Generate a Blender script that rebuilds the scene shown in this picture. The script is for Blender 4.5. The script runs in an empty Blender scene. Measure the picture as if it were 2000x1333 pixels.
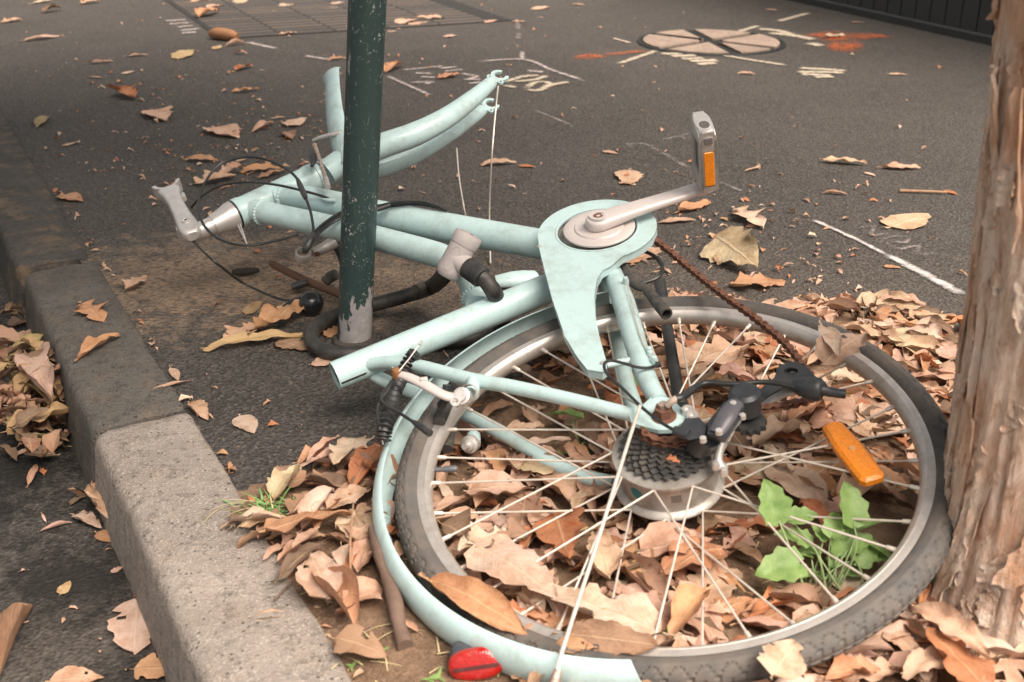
import bpy, bmesh, math, random
import numpy as np
from mathutils import Vector, Matrix, noise as mnoise

random.seed(7)
rng = np.random.default_rng(7)
sc = bpy.context.scene
COL = sc.collection
R = math.radians

# ------------------------------------------------------------------ camera
LENS, PITCH, CAMH = 40.0, 24.5, 0.83
PW, PH = 2000.0, 1333.0
FPX = LENS / 36.0 * PW
cam_d = bpy.data.cameras.new('camera')
cam_d.lens = LENS
cam_d.sensor_width = 36.0
cam_d.clip_start = 0.02
cam_d.clip_end = 500.0
cam_d.dof.use_dof = True
cam_d.dof.focus_distance = 1.86
cam_d.dof.aperture_fstop = 7.0
cam = bpy.data.objects.new('camera', cam_d)
COL.objects.link(cam)
cam.location = (0, 0, CAMH)
cam.rotation_euler = (R(90 - PITCH), 0, 0)
sc.camera = cam

# ------------------------------------------------------------------ sky and sun (bright overcast, open shade)
SUN_EL, SUN_AZ = 60.0, 138.0        # azimuth clockwise from +Y: light comes from behind the camera, to the right
world = bpy.data.worlds.new('World')
sc.world = world
world.use_nodes = True
wn = world.node_tree
for nd in list(wn.nodes):
    wn.nodes.remove(nd)
w_out = wn.nodes.new('ShaderNodeOutputWorld')
w_bg = wn.nodes.new('ShaderNodeBackground')
w_sky = wn.nodes.new('ShaderNodeTexSky')
w_sky.sky_type = 'NISHITA'
w_sky.sun_disc = False
w_sky.sun_elevation = R(SUN_EL)
w_sky.sun_rotation = R(SUN_AZ)
w_sky.dust_density = 4.0
w_sky.air_density = 1.6
w_hs = wn.nodes.new('ShaderNodeHueSaturation')
w_hs.inputs['Saturation'].default_value = 0.22      # cloud cover greys the sky
w_bg.inputs['Strength'].default_value = 0.065
wn.links.new(w_sky.outputs[0], w_hs.inputs['Color'])
w_warm = wn.nodes.new('ShaderNodeMix'); w_warm.data_type = 'RGBA'; w_warm.blend_type = 'MULTIPLY'; w_warm.inputs[0].default_value = 1.0
w_warm.inputs[7].default_value = (1.0, 0.955, 0.90, 1)          # thin warm cloud
wn.links.new(w_hs.outputs[0], w_warm.inputs[6])
wn.links.new(w_warm.outputs[2], w_bg.inputs['Color'])
wn.links.new(w_bg.outputs[0], w_out.inputs['Surface'])
sun_d = bpy.data.lights.new('sun', 'SUN')
sun_d.energy = 3.5
sun_d.angle = R(44)
sun_d.color = (1.0, 0.885, 0.765)
sun = bpy.data.objects.new('sun', sun_d)
COL.objects.link(sun)
_sd = Vector((math.sin(R(SUN_AZ)) * math.cos(R(SUN_EL)), math.cos(R(SUN_AZ)) * math.cos(R(SUN_EL)), math.sin(R(SUN_EL))))
sun.rotation_euler = _sd.to_track_quat('Z', 'Y').to_euler()
sun.location = (2, -1, 4)
sc.view_settings.view_transform = 'Standard'
sc.view_settings.look = 'None'
sc.view_settings.exposure = 1.22
sc.view_settings.gamma = 1.0
sc.render.engine = 'CYCLES'
sc.cycles.use_denoising = True
sc.cycles.max_bounces = 5
sc.cycles.diffuse_bounces = 3
sc.cycles.glossy_bounces = 3

# ------------------------------------------------------------------ measuring helpers (survey of the place from the photograph)
_p = R(PITCH)
FW = np.array([0, math.cos(_p), -math.sin(_p)])
UP = np.array([0, math.sin(_p), math.cos(_p)])
RT = np.array([1.0, 0, 0])
ORG = np.array([0, 0, CAMH])

def ray(x, y):
    return FW + RT * (x - PW / 2) / FPX - UP * (y - PH / 2) / FPX

def G(x, y, z=0.0):
    d = ray(x, y)
    return ORG + d * (z - CAMH) / d[2]

# plane of the bicycle frame, found by fitting a 700C rim to its outline
NB = np.array([-0.13800238, -0.19162703, 0.97171725])
NB /= np.linalg.norm(NB)
HUB = np.array([0.19447961, 1.23599961, 0.10572987])
E1 = np.array([1.0, 0, 0]) - NB * NB[0]
E1 /= np.linalg.norm(E1)
E2 = np.cross(NB, E1)

def F(x, y, off=0.0):
    d = ray(x, y)
    c = HUB + NB * off
    return ORG + d * np.dot(NB, c - ORG) / np.dot(NB, d)

def FL(u, v, off=0.0):
    return HUB + E1 * u + E2 * v + NB * off

def UV(p):
    q = p - HUB
    return np.array([q @ E1, q @ E2])

def V(*a):
    return np.array(a, float)

# ------------------------------------------------------------------ mesh helpers
class MB:
    def __init__(s):
        s.v = []; s.f = []; s.mi = []; s.cur = 0
    def add(s, verts, faces):
        b = len(s.v)
        s.v += [tuple(map(float, q)) for q in verts]
        for f in faces:
            s.f.append(tuple(b + i for i in f)); s.mi.append(s.cur)
        return s
    def tube(s, pts, rad, seg=12, caps=True, closed=False, smooth=0, flat=1.0, upv=None):
        pts = [np.asarray(q, float) for q in pts]
        rad = list(rad) if hasattr(rad, '__len__') else [rad] * len(pts)
        if smooth:
            pts, rad = catmull(pts, rad, smooth, closed)
        n = len(pts)
        T = []
        for i in range(n):
            if closed:
                t = pts[(i + 1) % n] - pts[i - 1]
            else:
                t = pts[min(i + 1, n - 1)] - pts[max(i - 1, 0)]
            T.append(t / (np.linalg.norm(t) + 1e-12))
        a = np.asarray(upv, float) if upv is not None else (np.array([0, 0, 1.0]) if abs(T[0][2]) < .9 else np.array([1.0, 0, 0]))
        rings = []
        for i in range(n):
            a = a - T[i] * (a @ T[i]); a /= (np.linalg.norm(a) + 1e-12)
            b = np.cross(T[i], a)
            rings.append([pts[i] + rad[i] * (math.cos(2 * math.pi * k / seg) * a * flat + math.sin(2 * math.pi * k / seg) * b) for k in range(seg)])
        vs = [q for r_ in rings for q in r_]
        fs = []
        m = n if closed else n - 1
        for i in range(m):
            j = (i + 1) % n
            for k in range(seg):
                k2 = (k + 1) % seg
                fs.append((i * seg + k, i * seg + k2, j * seg + k2, j * seg + k))
        if caps and not closed:
            fs.append(tuple(range(seg - 1, -1, -1)))
            fs.append(tuple((n - 1) * seg + k for k in range(seg)))
        return s.add(vs, fs)
    def pipe(s, pts, rad, thick=.002, seg=16, smooth=0):
        """open tube with a wall: outside, inside and end rings"""
        pts = [np.asarray(q, float) for q in pts]
        rad = list(rad) if hasattr(rad, '__len__') else [rad] * len(pts)
        if smooth:
            pts, rad = catmull(pts, rad, smooth)
        P = pts + pts[::-1]
        Rr = rad + [q - thick for q in rad[::-1]]
        n = len(pts)
        T = []
        for i in range(n):
            t = pts[min(i + 1, n - 1)] - pts[max(i - 1, 0)]; T.append(t / np.linalg.norm(t))
        T = T + T[::-1]
        a = np.array([0, 0, 1.0]) if abs(T[0][2]) < .9 else np.array([1.0, 0, 0])
        vs = []
        A = []
        for i in range(n):
            a = a - T[i] * (a @ T[i]); a /= np.linalg.norm(a); A.append(a)
        A = A + A[::-1]
        for i in range(2 * n):
            b = np.cross(T[i], A[i])
            vs += [P[i] + Rr[i] * (math.cos(2 * math.pi * k / seg) * A[i] + math.sin(2 * math.pi * k / seg) * b) for k in range(seg)]
        fs = []
        for i in range(2 * n):
            j = (i + 1) % (2 * n)
            for k in range(seg):
                k2 = (k + 1) % seg
                fs.append((i * seg + k, i * seg + k2, j * seg + k2, j * seg + k))
        return s.add(vs, fs)
    def lathe(s, prof, c, ax, seg=48, a0=None, closed_prof=False, ang=(0, 2 * math.pi), ref=None, fn=None):
        """profile of (radius, offset along axis) turned about an axis"""
        ax = np.asarray(ax, float); ax = ax / np.linalg.norm(ax)
        ref = np.asarray(ref if ref is not None else ([1.0, 0, 0] if abs(ax[0]) < .9 else [0, 1.0, 0]), float)
        e1 = ref - ax * (ref @ ax); e1 /= np.linalg.norm(e1); e2 = np.cross(ax, e1)
        full = abs(ang[1] - ang[0] - 2 * math.pi) < 1e-6
        m = seg if full else seg + 1
        vs = []
        for i in range(m):
            th = ang[0] + (ang[1] - ang[0]) * i / seg
            d = e1 * math.cos(th) + e2 * math.sin(th)
            for j, (r_, o) in enumerate(prof):
                if fn: r_, o = fn(th, j, r_, o)
                vs.append(np.asarray(c) + d * r_ + ax * o)
        P = len(prof)
        fs = []
        for i in range(seg):
            i2 = (i + 1) % m if full else i + 1
            for j in range(P if closed_prof else P - 1):
                j2 = (j + 1) % P
                fs.append((i * P + j, i2 * P + j, i2 * P + j2, i * P + j2))
        return s.add(vs, fs)
    def box(s, c, sx, sy, sz, X=(1, 0, 0), Y=(0, 1, 0), Z=(0, 0, 1), bev=0.0):
        c = np.asarray(c, float); X = np.asarray(X, float); Y = np.asarray(Y, float); Z = np.asarray(Z, float)
        hx, hy, hz = sx / 2, sy / 2, sz / 2
        b = min(bev, hx * .9, hy * .9, hz * .9)
        if b <= 0:
            vs = [c + X * (hx * i) + Y * (hy * j) + Z * (hz * k) for k in (-1, 1) for j in (-1, 1) for i in (-1, 1)]
            return s.add(vs, [(0, 2, 3, 1), (4, 5, 7, 6), (0, 1, 5, 4), (2, 6, 7, 3), (0, 4, 6, 2), (1, 3, 7, 5)])
        # chamfered box: stacked octagon-cut loops
        def loop(ix, iy, z):
            pts = []
            for (sx_, sy_) in ((1, 1), (-1, 1), (-1, -1), (1, -1)):
                q = [(sx_ * ix, sy_ * (iy - b)), (sx_ * (ix - b), sy_ * iy)]
                if sx_ * sy_ < 0: q = q[::-1]
                pts += q
            return [c + X * x + Y * y + Z * z for x, y in pts]
        vs = loop(hx - b, hy - b, -hz) + loop(hx, hy, -hz + b) + loop(hx, hy, hz - b) + loop(hx - b, hy - b, hz)
        fs = []
        for i in range(3):
            for k in range(8):
                k2 = (k + 1) % 8
                fs.append((i * 8 + k, i * 8 + k2, i * 8 + 8 + k2, i * 8 + 8 + k))
        fs += [tuple(range(7, -1, -1)), tuple(24 + k for k in range(8))]
        return s.add(vs, fs)
    def prism(s, poly, up, thick, holes=()):
        """flat plate from 3-D outline points (with holes), thickened along up"""
        up = np.asarray(up, float)
        bm = bmesh.new()
        def ring(pts):
            vv = [bm.verts.new(tuple(q)) for q in pts]
            for i in range(len(vv)): bm.edges.new((vv[i], vv[(i + 1) % len(vv)]))
        ring(poly)
        for h in holes: ring(h)
        bmesh.ops.triangle_fill(bm, use_beauty=True, use_dissolve=False, edges=bm.edges[:], normal=tuple(up))
        bm.verts.index_update()
        vs = [np.array(v.co) for v in bm.verts]
        fs = []
        for f in bm.faces:
            ids = [v.index for v in f.verts]
            if np.dot(np.array(f.normal), up) < 0: ids = ids[::-1]
            fs.append(tuple(ids))
        bm.free()
        nv = len(vs)
        allv = [q + up * thick / 2 for q in vs] + [q - up * thick / 2 for q in vs]
        allf = list(fs) + [tuple(nv + i for i in f[::-1]) for f in fs]
        base = 0
        for L in [len(poly)] + [len(h) for h in holes]:
            for i in range(L):
                a, b2 = base + i, base + (i + 1) % L
                allf.append((a, nv + a, nv + b2, b2))
            base += L
        return s.add(allv, allf)
    def mesh(s, name, loc, mats, smooth=True, sharp=40):
        me = bpy.data.meshes.new(name)
        L = np.asarray(loc, float)
        me.from_pydata([(a - L[0], b - L[1], c - L[2]) for a, b, c in s.v], [], s.f)
        for m in mats: me.materials.append(m)
        if len(mats) > 1: me.polygons.foreach_set('material_index', s.mi)
        bm = bmesh.new(); bm.from_mesh(me)
        bmesh.ops.recalc_face_normals(bm, faces=bm.faces[:])
        bm.to_mesh(me); bm.free()
        if smooth:
            me.polygons.foreach_set('use_smooth', [True] * len(me.polygons))
            try: me.set_sharp_from_angle(angle=R(sharp))
            except Exception: pass
        me.update()
        return me

def catmull(P, Rd, k, closed=False):
    n = len(P); out = []; ro = []
    rngi = range(n if closed else n - 1)
    for i in rngi:
        if closed:
            p0, p1, p2, p3 = P[i - 1], P[i], P[(i + 1) % n], P[(i + 2) % n]; r1, r2 = Rd[i], Rd[(i + 1) % n]
        else:
            p1, p2 = P[i], P[i + 1]; p0 = P[i - 1] if i else p1 * 2 - p2; p3 = P[i + 2] if i + 2 < n else p2 * 2 - p1; r1, r2 = Rd[i], Rd[i + 1]
        for j in range(k):
            t = j / k
            out.append(.5 * ((2 * p1) + (p2 - p0) * t + (2 * p0 - 5 * p1 + 4 * p2 - p3) * t * t + (3 * p1 - p0 - 3 * p2 + p3) * t ** 3))
            ro.append(r1 + (r2 - r1) * t)
    if not closed:
        out.append(P[-1]); ro.append(Rd[-1])
    return out, ro

class Thing:
    def __init__(s, name, loc, label, cat, group=None, kind=None):
        s.loc = np.asarray(loc, float)
        s.e = bpy.data.objects.new(name, None)
        s.e.empty_display_size = .05
        s.e.location = tuple(s.loc)
        COL.objects.link(s.e)
        tag(s.e, label, cat, group, kind)
    def part(s, name, mb, mat, parent=None, smooth=True, label=None, kind=None, sharp=40):
        mats = mat if isinstance(mat, (list, tuple)) else [mat]
        o = bpy.data.objects.new(name, mb.mesh(name, s.loc, mats, smooth, sharp))
        COL.objects.link(o)
        o.parent = parent or s.e
        if label: o['label'] = label
        if kind: o['kind'] = kind
        return o

def tag(o, label=None, cat=None, group=None, kind=None):
    if label: o['label'] = label
    if cat: o['category'] = cat
    if group: o['group'] = group
    if kind: o['kind'] = kind
    return o

def solo(name, mb, mat, label=None, cat=None, group=None, kind=None, loc=None, smooth=True, sharp=40):
    loc = np.asarray(loc if loc is not None else mb.v[0], float)
    mats = mat if isinstance(mat, (list, tuple)) else [mat]
    o = bpy.data.objects.new(name, mb.mesh(name, loc, mats, smooth, sharp))
    o.location = tuple(loc)
    COL.objects.link(o)
    return tag(o, label, cat, group, kind)

def fnoise(x, y, z=0.0):
    return mnoise.noise(Vector((x, y, z)))

# ------------------------------------------------------------------ materials
class NT:
    def __init__(s, name):
        s.m = bpy.data.materials.new(name); s.m.use_nodes = True
        s.t = s.m.node_tree
        s.b = s.t.nodes['Principled BSDF']; s.o = s.t.nodes['Material Output']
    def n(s, typ, **kw):
        nd = s.t.nodes.new('ShaderNode' + typ)
        for k, v in kw.items():
            if hasattr(nd, k): setattr(nd, k, v)
            else: nd.inputs[k.replace('_', ' ')].default_value = v
        return nd
    def l(s, a, b): s.t.links.new(a, b)
    def coord(s, scale=(1, 1, 1), kind='Object'):
        tc = s.n('TexCoord'); mp = s.n('Mapping'); mp.inputs['Scale'].default_value = scale
        s.l(tc.outputs[kind], mp.inputs['Vector']); return mp.outputs[0]
    def noise(s, vec, scale, detail=4, rough=.55, dist=0.0):
        nd = s.n('TexNoise'); nd.inputs['Scale'].default_value = scale; nd.inputs['Detail'].default_value = detail
        nd.inputs['Roughness'].default_value = rough; nd.inputs['Distortion'].default_value = dist
        s.l(vec, nd.inputs['Vector']); return nd.outputs['Fac']
    def ramp(s, fac, stops):
        nd = s.n('ValToRGB'); cr = nd.color_ramp
        while len(cr.elements) < len(stops): cr.elements.new(.5)
        for e, (p, c) in zip(cr.elements, stops):
            e.position = p; e.color = (*c, 1) if not np.isscalar(c) else (c, c, c, 1)
        s.l(fac, nd.inputs[0]); return nd.outputs[0]
    def mix(s, fac, a, b, mode='MIX'):
        nd = s.n('Mix', data_type='RGBA', blend_type=mode)
        if np.isscalar(fac): nd.inputs[0].default_value = fac
        else: s.l(fac, nd.inputs[0])
        for sock, q in ((nd.inputs[6], a), (nd.inputs[7], b)):
            if isinstance(q, tuple): sock.default_value = (*q, 1)
            else: s.l(q, sock)
        return nd.outputs[2]
    def math(s, op, a, b=None, c=None, clamp=False):
        nd = s.n('Math', operation=op); nd.use_clamp = clamp
        for i, q in enumerate((a, b, c)):
            if q is None: continue
            if np.isscalar(q): nd.inputs[i].default_value = q
            else: s.l(q, nd.inputs[i])
        return nd.outputs[0]
    def bump(s, h, strength=.4, dist=.002, normal=None):
        nd = s.n('Bump'); nd.inputs['Strength'].default_value = strength; nd.inputs['Distance'].default_value = dist
        s.l(h, nd.inputs['Height'])
        if normal is not None: s.l(normal, nd.inputs['Normal'])
        s.l(nd.outputs[0], s.b.inputs['Normal']); return nd.outputs[0]
    def col(s, c):
        if isinstance(c, tuple): s.b.inputs['Base Color'].default_value = (*c, 1)
        else: s.l(c, s.b.inputs['Base Color'])
        return s
    def set(s, rough=None, metal=None, coat=None, spec=None):
        if rough is not None:
            if np.isscalar(rough): s.b.inputs['Roughness'].default_value = rough
            else: s.l(rough, s.b.inputs['Roughness'])
        if metal is not None: s.b.inputs['Metallic'].default_value = metal
        if coat is not None:
            s.b.inputs['Coat Weight'].default_value = coat; s.b.inputs['Coat Roughness'].default_value = .15
        if spec is not None: s.b.inputs['Specular IOR Level'].default_value = spec
        return s

def m_plain(name, c, rough=.5, metal=0.0, dirt=.25, dscale=60, coat=None, bump=.1, dirtcol=None, spec=None):
    t = NT(name); v = t.coord()
    f = t.noise(v, dscale, 5, .65)
    dc = dirtcol or tuple(q * .35 for q in c)
    t.col(t.mix(t.math('MULTIPLY', t.ramp(f, [(.45, 0.0), (.75, 1.0)]), dirt), c, dc))
    f2 = t.noise(v, dscale * 6, 3, .6)
    t.set(rough=t.math('MULTIPLY_ADD', f, .25, rough - .12), metal=metal, coat=coat, spec=spec)
    if bump: t.bump(f2, bump, .0006)
    return t.m

def m_asphalt(name, base, sand=None, tint=(1, 1, 1), patches=()):
    t = NT(name); v = t.coord()
    big = t.noise(v, 1.3, 5, .6)
    mid = t.noise(v, 9.0, 5, .65)
    fine = t.noise(v, 170.0, 4, .75)
    vor = t.n('TexVoronoi'); vor.inputs['Scale'].default_value = 150.0; t.l(v, vor.inputs['Vector'])
    b = base
    c = t.ramp(big, [(.3, tuple(q * .66 for q in b)), (.72, tuple(q * 1.32 for q in b))])
    c = t.mix(t.math('MULTIPLY', t.ramp(mid, [(.35, 0.0), (.7, 1.0)]), .45), c, tuple(b[i] * 1.35 * tint[i] for i in range(3)))
    agg = t.ramp(vor.outputs['Color'], [(.25, 0.0), (.95, 1.0)])
    c = t.mix(t.math('MULTIPLY', agg, .6), c, tuple(min(1, q * 2.5 + .01) for q in b))
    pale = t.n('TexVoronoi'); pale.inputs['Scale'].default_value = 75.0; t.l(v, pale.inputs['Vector'])
    pf = t.ramp(pale.outputs['Distance'], [(.08, 1.0), (.17, 0.0)])
    psel = t.ramp(pale.outputs['Color'], [(.80, 0.0), (.86, 1.0)])
    c = t.mix(t.math('MULTIPLY', t.math('MULTIPLY', pf, psel), .7), c, (.34, .28, .22))
    dk = t.ramp(fine, [(.40, 1.0), (.54, 0.0)])
    c = t.mix(t.math('MULTIPLY', dk, .8), c, tuple(q * .28 for q in b))
    # patches of dust and dirt, and of painted gutter shade: (x, y, radius, strength, colour)
    for (px, py, rx, ry, st, pc, *even) in patches:
        sub = t.n('VectorMath', operation='SUBTRACT'); t.l(t.coord(), sub.inputs[0]); sub.inputs[1].default_value = (px, py, 0)
        dv = t.n('VectorMath', operation='DIVIDE'); t.l(sub.outputs[0], dv.inputs[0]); dv.inputs[1].default_value = (rx, ry, 1)
        ln = t.n('VectorMath', operation='LENGTH'); t.l(dv.outputs[0], ln.inputs[0])
        nn = t.noise(t.coord(), 22.0, 8, .75)
        e = t.math('ADD', ln.outputs['Value'], t.math('MULTIPLY_ADD', nn, 3.2, -1.6))
        fac = t.math('MULTIPLY', t.ramp(e, [(.35, 1.0), (1.15, 0.0)]), st)
        n2 = t.noise(t.coord((1, 2.2, 1)), 70.0, 6, .75)
        if not even: fac = t.math('MULTIPLY', fac, t.ramp(n2, [(.44, .12), (.53, 1.0)]))
        c = t.mix(fac, c, pc)
    t.col(c)
    t.set(rough=.86, spec=.3)
    h = t.math('ADD', t.math('MULTIPLY', vor.outputs['Distance'], 1.0), t.math('MULTIPLY', fine, .9))
    h = t.math('ADD', h, t.math('MULTIPLY', mid, 1.5))
    t.bump(h, 1.0, .005)
    return t.m

def m_stone(name, base, brown=0.0):
    t = NT(name); v = t.coord()
    a = t.noise(v, 5.0, 6, .65); b2 = t.noise(v, 55.0, 5, .7); g = t.noise(v, 320.0, 3, .7)
    c = t.ramp(a, [(.3, tuple(q * .72 for q in base)), (.7, tuple(q * 1.15 for q in base))])
    c = t.mix(t.ramp(b2, [(.50, 0.0), (.66, .7)]), c, tuple(q * .40 for q in base))
    c = t.mix(t.ramp(g, [(.53, 0.0), (.66, .7)]), c, tuple(min(.8, q * 1.8) for q in base))
    vor = t.n('TexVoronoi'); vor.inputs['Scale'].default_value = 130.0; t.l(v, vor.inputs['Vector'])
    pit = t.ramp(vor.outputs['Distance'], [(.1, 1.0), (.26, 0.0)]); sel = t.ramp(vor.outputs['Color'], [(.6, 0.0), (.7, 1.0)])
    pitm = t.math('MULTIPLY', pit, sel)
    c = t.mix(t.math('MULTIPLY', pitm, .5), c, tuple(q * .35 for q in base))
    st = t.noise(v, 2.6, 6, .7, .6)
    c = t.mix(t.math('MULTIPLY', t.ramp(st, [(.48, 0.0), (.68, 1.0)]), .5), c, tuple(q * .5 for q in base))
    if brown:
        d = t.noise(v, 16.0, 7, .72)
        c = t.mix(t.math('MULTIPLY', t.ramp(d, [(.5, 0.0), (.62, 1.0)]), brown), c, (.22, .145, .085))
    t.col(c); t.set(rough=.88, spec=.25)
    h = t.math('SUBTRACT', t.math('ADD', t.math('MULTIPLY', b2, 1.4), t.math('MULTIPLY', g, .5)), pitm)
    t.bump(h, 1.0, .004)
    return t.m

def m_mint():
    t = NT('mint_paint'); v = t.coord()
    a = t.noise(v, 14, 5, .6); s_ = t.noise(v, 420, 2, .6); ch = t.noise(v, 70, 6, .75)
    c = t.mix(t.ramp(a, [(.35, 0.0), (.75, .30)]), (.475, .635, .64), (.455, .585, .57))
    c = t.mix(t.math('MULTIPLY', t.ramp(s_, [(.66, 0.0), (.74, 1.0)]), .5), c, (.09, .10, .08))
    c = t.mix(t.ramp(ch, [(.685, 0.0), (.73, .7)]), c, (.20, .15, .10))
    gr = t.noise(t.coord((1, 1, 1)), 26, 7, .75)
    c = t.mix(t.math('MULTIPLY', t.ramp(gr, [(.48, 0.0), (.70, 1.0)]), .5), c, (.27, .29, .25))
    geo = t.n('NewGeometry'); sp = t.n('SeparateXYZ'); t.l(geo.outputs['Normal'], sp.inputs[0])
    t.col(c)
    t.set(rough=t.math('MULTIPLY_ADD', a, .2, .28), coat=.25)
    t.bump(s_, .06, .0004)
    return t.m

def m_steel(name, c=(.62, .60, .58), rough=.33, rust=0.0, dirt=.3, metal=.9):
    t = NT(name); v = t.coord()
    a = t.noise(v, 40, 6, .7); b2 = t.noise(v, 160, 4, .7)
    cc = t.mix(t.math('MULTIPLY', t.ramp(a, [(.42, 0.0), (.72, 1.0)]), dirt), c, (.19, .15, .115))
    if rust:
        rf = t.math('MULTIPLY', t.ramp(b2, [(.5 - .2 * rust, 0.0), (.62 - .12 * rust, 1.0)]), min(1, rust + .15))
        cc = t.mix(rf, cc, (.155, .068, .042))
        nd = t.math('MULTIPLY_ADD', rf, -metal, metal)
        t.l(nd, t.b.inputs['Metallic'])
        t.set(rough=t.math('MULTIPLY_ADD', rf, .45, rough))
    else:
        t.set(rough=t.math('MULTIPLY_ADD', a, .25, rough - .1), metal=metal)
    t.col(cc); t.bump(b2, .25, .0006)
    return t.m

def m_leaf(name, attr=False):
    t = NT(name)
    if attr:
        a = t.n('Attribute'); a.attribute_name = 'tone'; base = a.outputs['Color']
        v = t.coord()
    else:
        oi = t.n('ObjectInfo'); base = oi.outputs['Color']
        tc = t.n('TexCoord'); add = t.n('VectorMath', operation='ADD'); t.l(tc.outputs['Object'], add.inputs[0])
        mul = t.n('VectorMath', operation='SCALE'); cx = t.n('CombineXYZ'); t.l(oi.outputs['Random'], cx.inputs[0]); t.l(cx.outputs[0], mul.inputs[0]); mul.inputs['Scale'].default_value = 50.0
        t.l(mul.outputs[0], add.inputs[1]); v = add.outputs[0]
    ks = 30.0 if attr else 2.6
    a1 = t.noise(v, ks, 6, .7); a2 = t.noise(v, ks * 6, 4, .7)
    dark = t.mix(1.0, base, (.66, .55, .46), 'MULTIPLY')
    lite = t.mix(.35, base, (.62, .47, .33))
    c = t.mix(t.ramp(a1, [(.32, 0.0), (.7, 1.0)]), dark, lite)
    c = t.mix(t.ramp(a1, [(.42, .0), (.60, .75)]), c, base)
    c = t.mix(t.ramp(a2, [(.60, 0.0), (.74, .8)]), c, dark)
    uv = t.n('UVMap'); sp = t.n('SeparateXYZ'); t.l(uv.outputs[0], sp.inputs[0])
    # midrib and side veins
    d = t.math('ABSOLUTE', t.math('SUBTRACT', sp.outputs[1], .5))
    rib = t.ramp(d, [(.012, 1.0), (.035, 0.0)])
    w = t.math('FRACT', t.math('MULTIPLY_ADD', sp.outputs[0], 11.0, t.math('MULTIPLY', d, -7.0)))
    vein = t.ramp(t.math('ABSOLUTE', t.math('SUBTRACT', w, .5)), [(.02, 1.0), (.10, 0.0)])
    vv = t.math('MAXIMUM', t.math('MULTIPLY', rib, .6), t.math('MULTIPLY', vein, .16))
    c = t.mix(vv, c, t.mix(.5, base, (.65, .48, .30)))
    t.col(c); t.set(rough=.62, spec=.35)
    hh = t.math('ADD', t.math('MULTIPLY', a2, .5), t.math('ADD', t.math('MULTIPLY', rib, .8), t.math('MULTIPLY', vein, .5)))
    t.bump(hh, .35, .001 if attr else .02)
    tr = t.n('BsdfTranslucent'); t.l(c, tr.inputs['Color'])
    mx = t.n('MixShader'); mx.inputs[0].default_value = .16
    t.l(t.b.outputs[0], mx.inputs[1]); t.l(tr.outputs[0], mx.inputs[2]); t.l(mx.outputs[0], t.o.inputs['Surface'])
    return t.m

def m_chalk(name, c, cover=.5, scale=240.0, blot=0.0):
    """flat spray/chalk marking broken up by the grain of the asphalt"""
    t = NT(name); v = t.coord()
    a = t.noise(v, scale, 4, .75); b2 = t.noise(v, 18.0, 5, .7)
    f = t.math('ADD', t.math('MULTIPLY', a, .7), t.math('MULTIPLY', b2, .55))
    f = t.math('ADD', f, t.math('MULTIPLY_ADD', t.noise(v, 55.0, 5, .75), .6, -.3))
    al = t.ramp(f, [(.68 - .28 * cover - .10, 0.0), (.68 - .28 * cover + .22, .85)])
    uv = t.n('UVMap'); sp = t.n('SeparateXYZ'); t.l(uv.outputs[0], sp.inputs[0])
    e = t.math('MULTIPLY', t.math('ABSOLUTE', t.math('SUBTRACT', sp.outputs[1], .5)), 2.0)
    soft = t.ramp(t.math('ADD', e, t.math('ADD', t.math('MULTIPLY_ADD', a, 1.2, -.6), t.math('MULTIPLY_ADD', t.noise(v, 45.0, 4, .7), 2.0, -1.0))), [(.35, 1.0), (.95, 0.0)])
    if blot:
        bl = t.noise(v, 9.0, 5, .65)
        soft = t.ramp(t.math('ADD', e, t.math('MULTIPLY_ADD', bl, blot * 2, -blot)), [(.05, 1.0), (.9, 0.0)])
    ue = t.math('MINIMUM', sp.outputs[0], t.math('SUBTRACT', 1.0, sp.outputs[0]))
    ends = t.ramp(t.math('ADD', ue, t.math('MULTIPLY_ADD', t.noise(v, 30.0, 4, .7), .12 + blot * .3, -.06 - blot * .15)), [(.0, 0.0), (.10 + blot * .12, 1.0)])
    t.l(t.math('MULTIPLY', t.math('MULTIPLY', al, soft), ends), t.b.inputs['Alpha'])
    t.col(t.mix(t.ramp(b2, [(.4, 0.0), (.7, .5)]), c, tuple(q * .72 for q in c))); t.set(rough=.9, spec=.2)
    return t.m

def m_pole():
    t = NT('pole_paint'); v = t.coord(); vs = t.coord((1, 1, .35))
    a = t.noise(v, 9, 4, .6)
    c = t.mix(a, (.020, .041, .041), (.033, .058, .056))
    tc = t.n('TexCoord'); sp = t.n('SeparateXYZ'); t.l(tc.outputs['Object'], sp.inputs[0])
    grey = t.ramp(t.noise(v, 60, 4, .6), [(.3, (.25, .235, .235)), (.7, (.36, .335, .33))])
    # worn foot: bare primer showing below knee height, ragged upper edge
    n1 = t.noise(vs, 26, 6, .7)
    foot = t.math('ADD', t.math('MULTIPLY_ADD', sp.outputs[2], -5.2, .73), t.math('MULTIPLY', t.math('SUBTRACT', n1, .5), 3.1))
    c = t.mix(t.ramp(foot, [(.42, 0.0), (.47, 1.0)]), c, grey)
    # chips and scratches higher up
    n2 = t.noise(vs, 34, 5, .72)
    c = t.mix(t.ramp(n2, [(.625, 0.0), (.642, 1.0)]), c, grey)
    n3 = t.noise(v, 190, 4, .7)
    n4 = t.noise(v, 22, 4, .7)
    c = t.mix(t.math('MULTIPLY', t.ramp(n3, [(.60, 0.0), (.63, 1.0)]), t.ramp(n4, [(.47, 0.0), (.58, 1.0)])), c, (.45, .45, .43))
    sc_ = t.noise(t.coord((1, 1, .16)), 120, 3, .8, 1.5)
    c = t.mix(t.ramp(sc_, [(.66, 0.0), (.69, .6)]), c, (.30, .36, .34))
    t.col(c); t.set(rough=.42, spec=.5)
    t.bump(t.math('ADD', n3, foot), .18, .0008)
    return t.m

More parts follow.
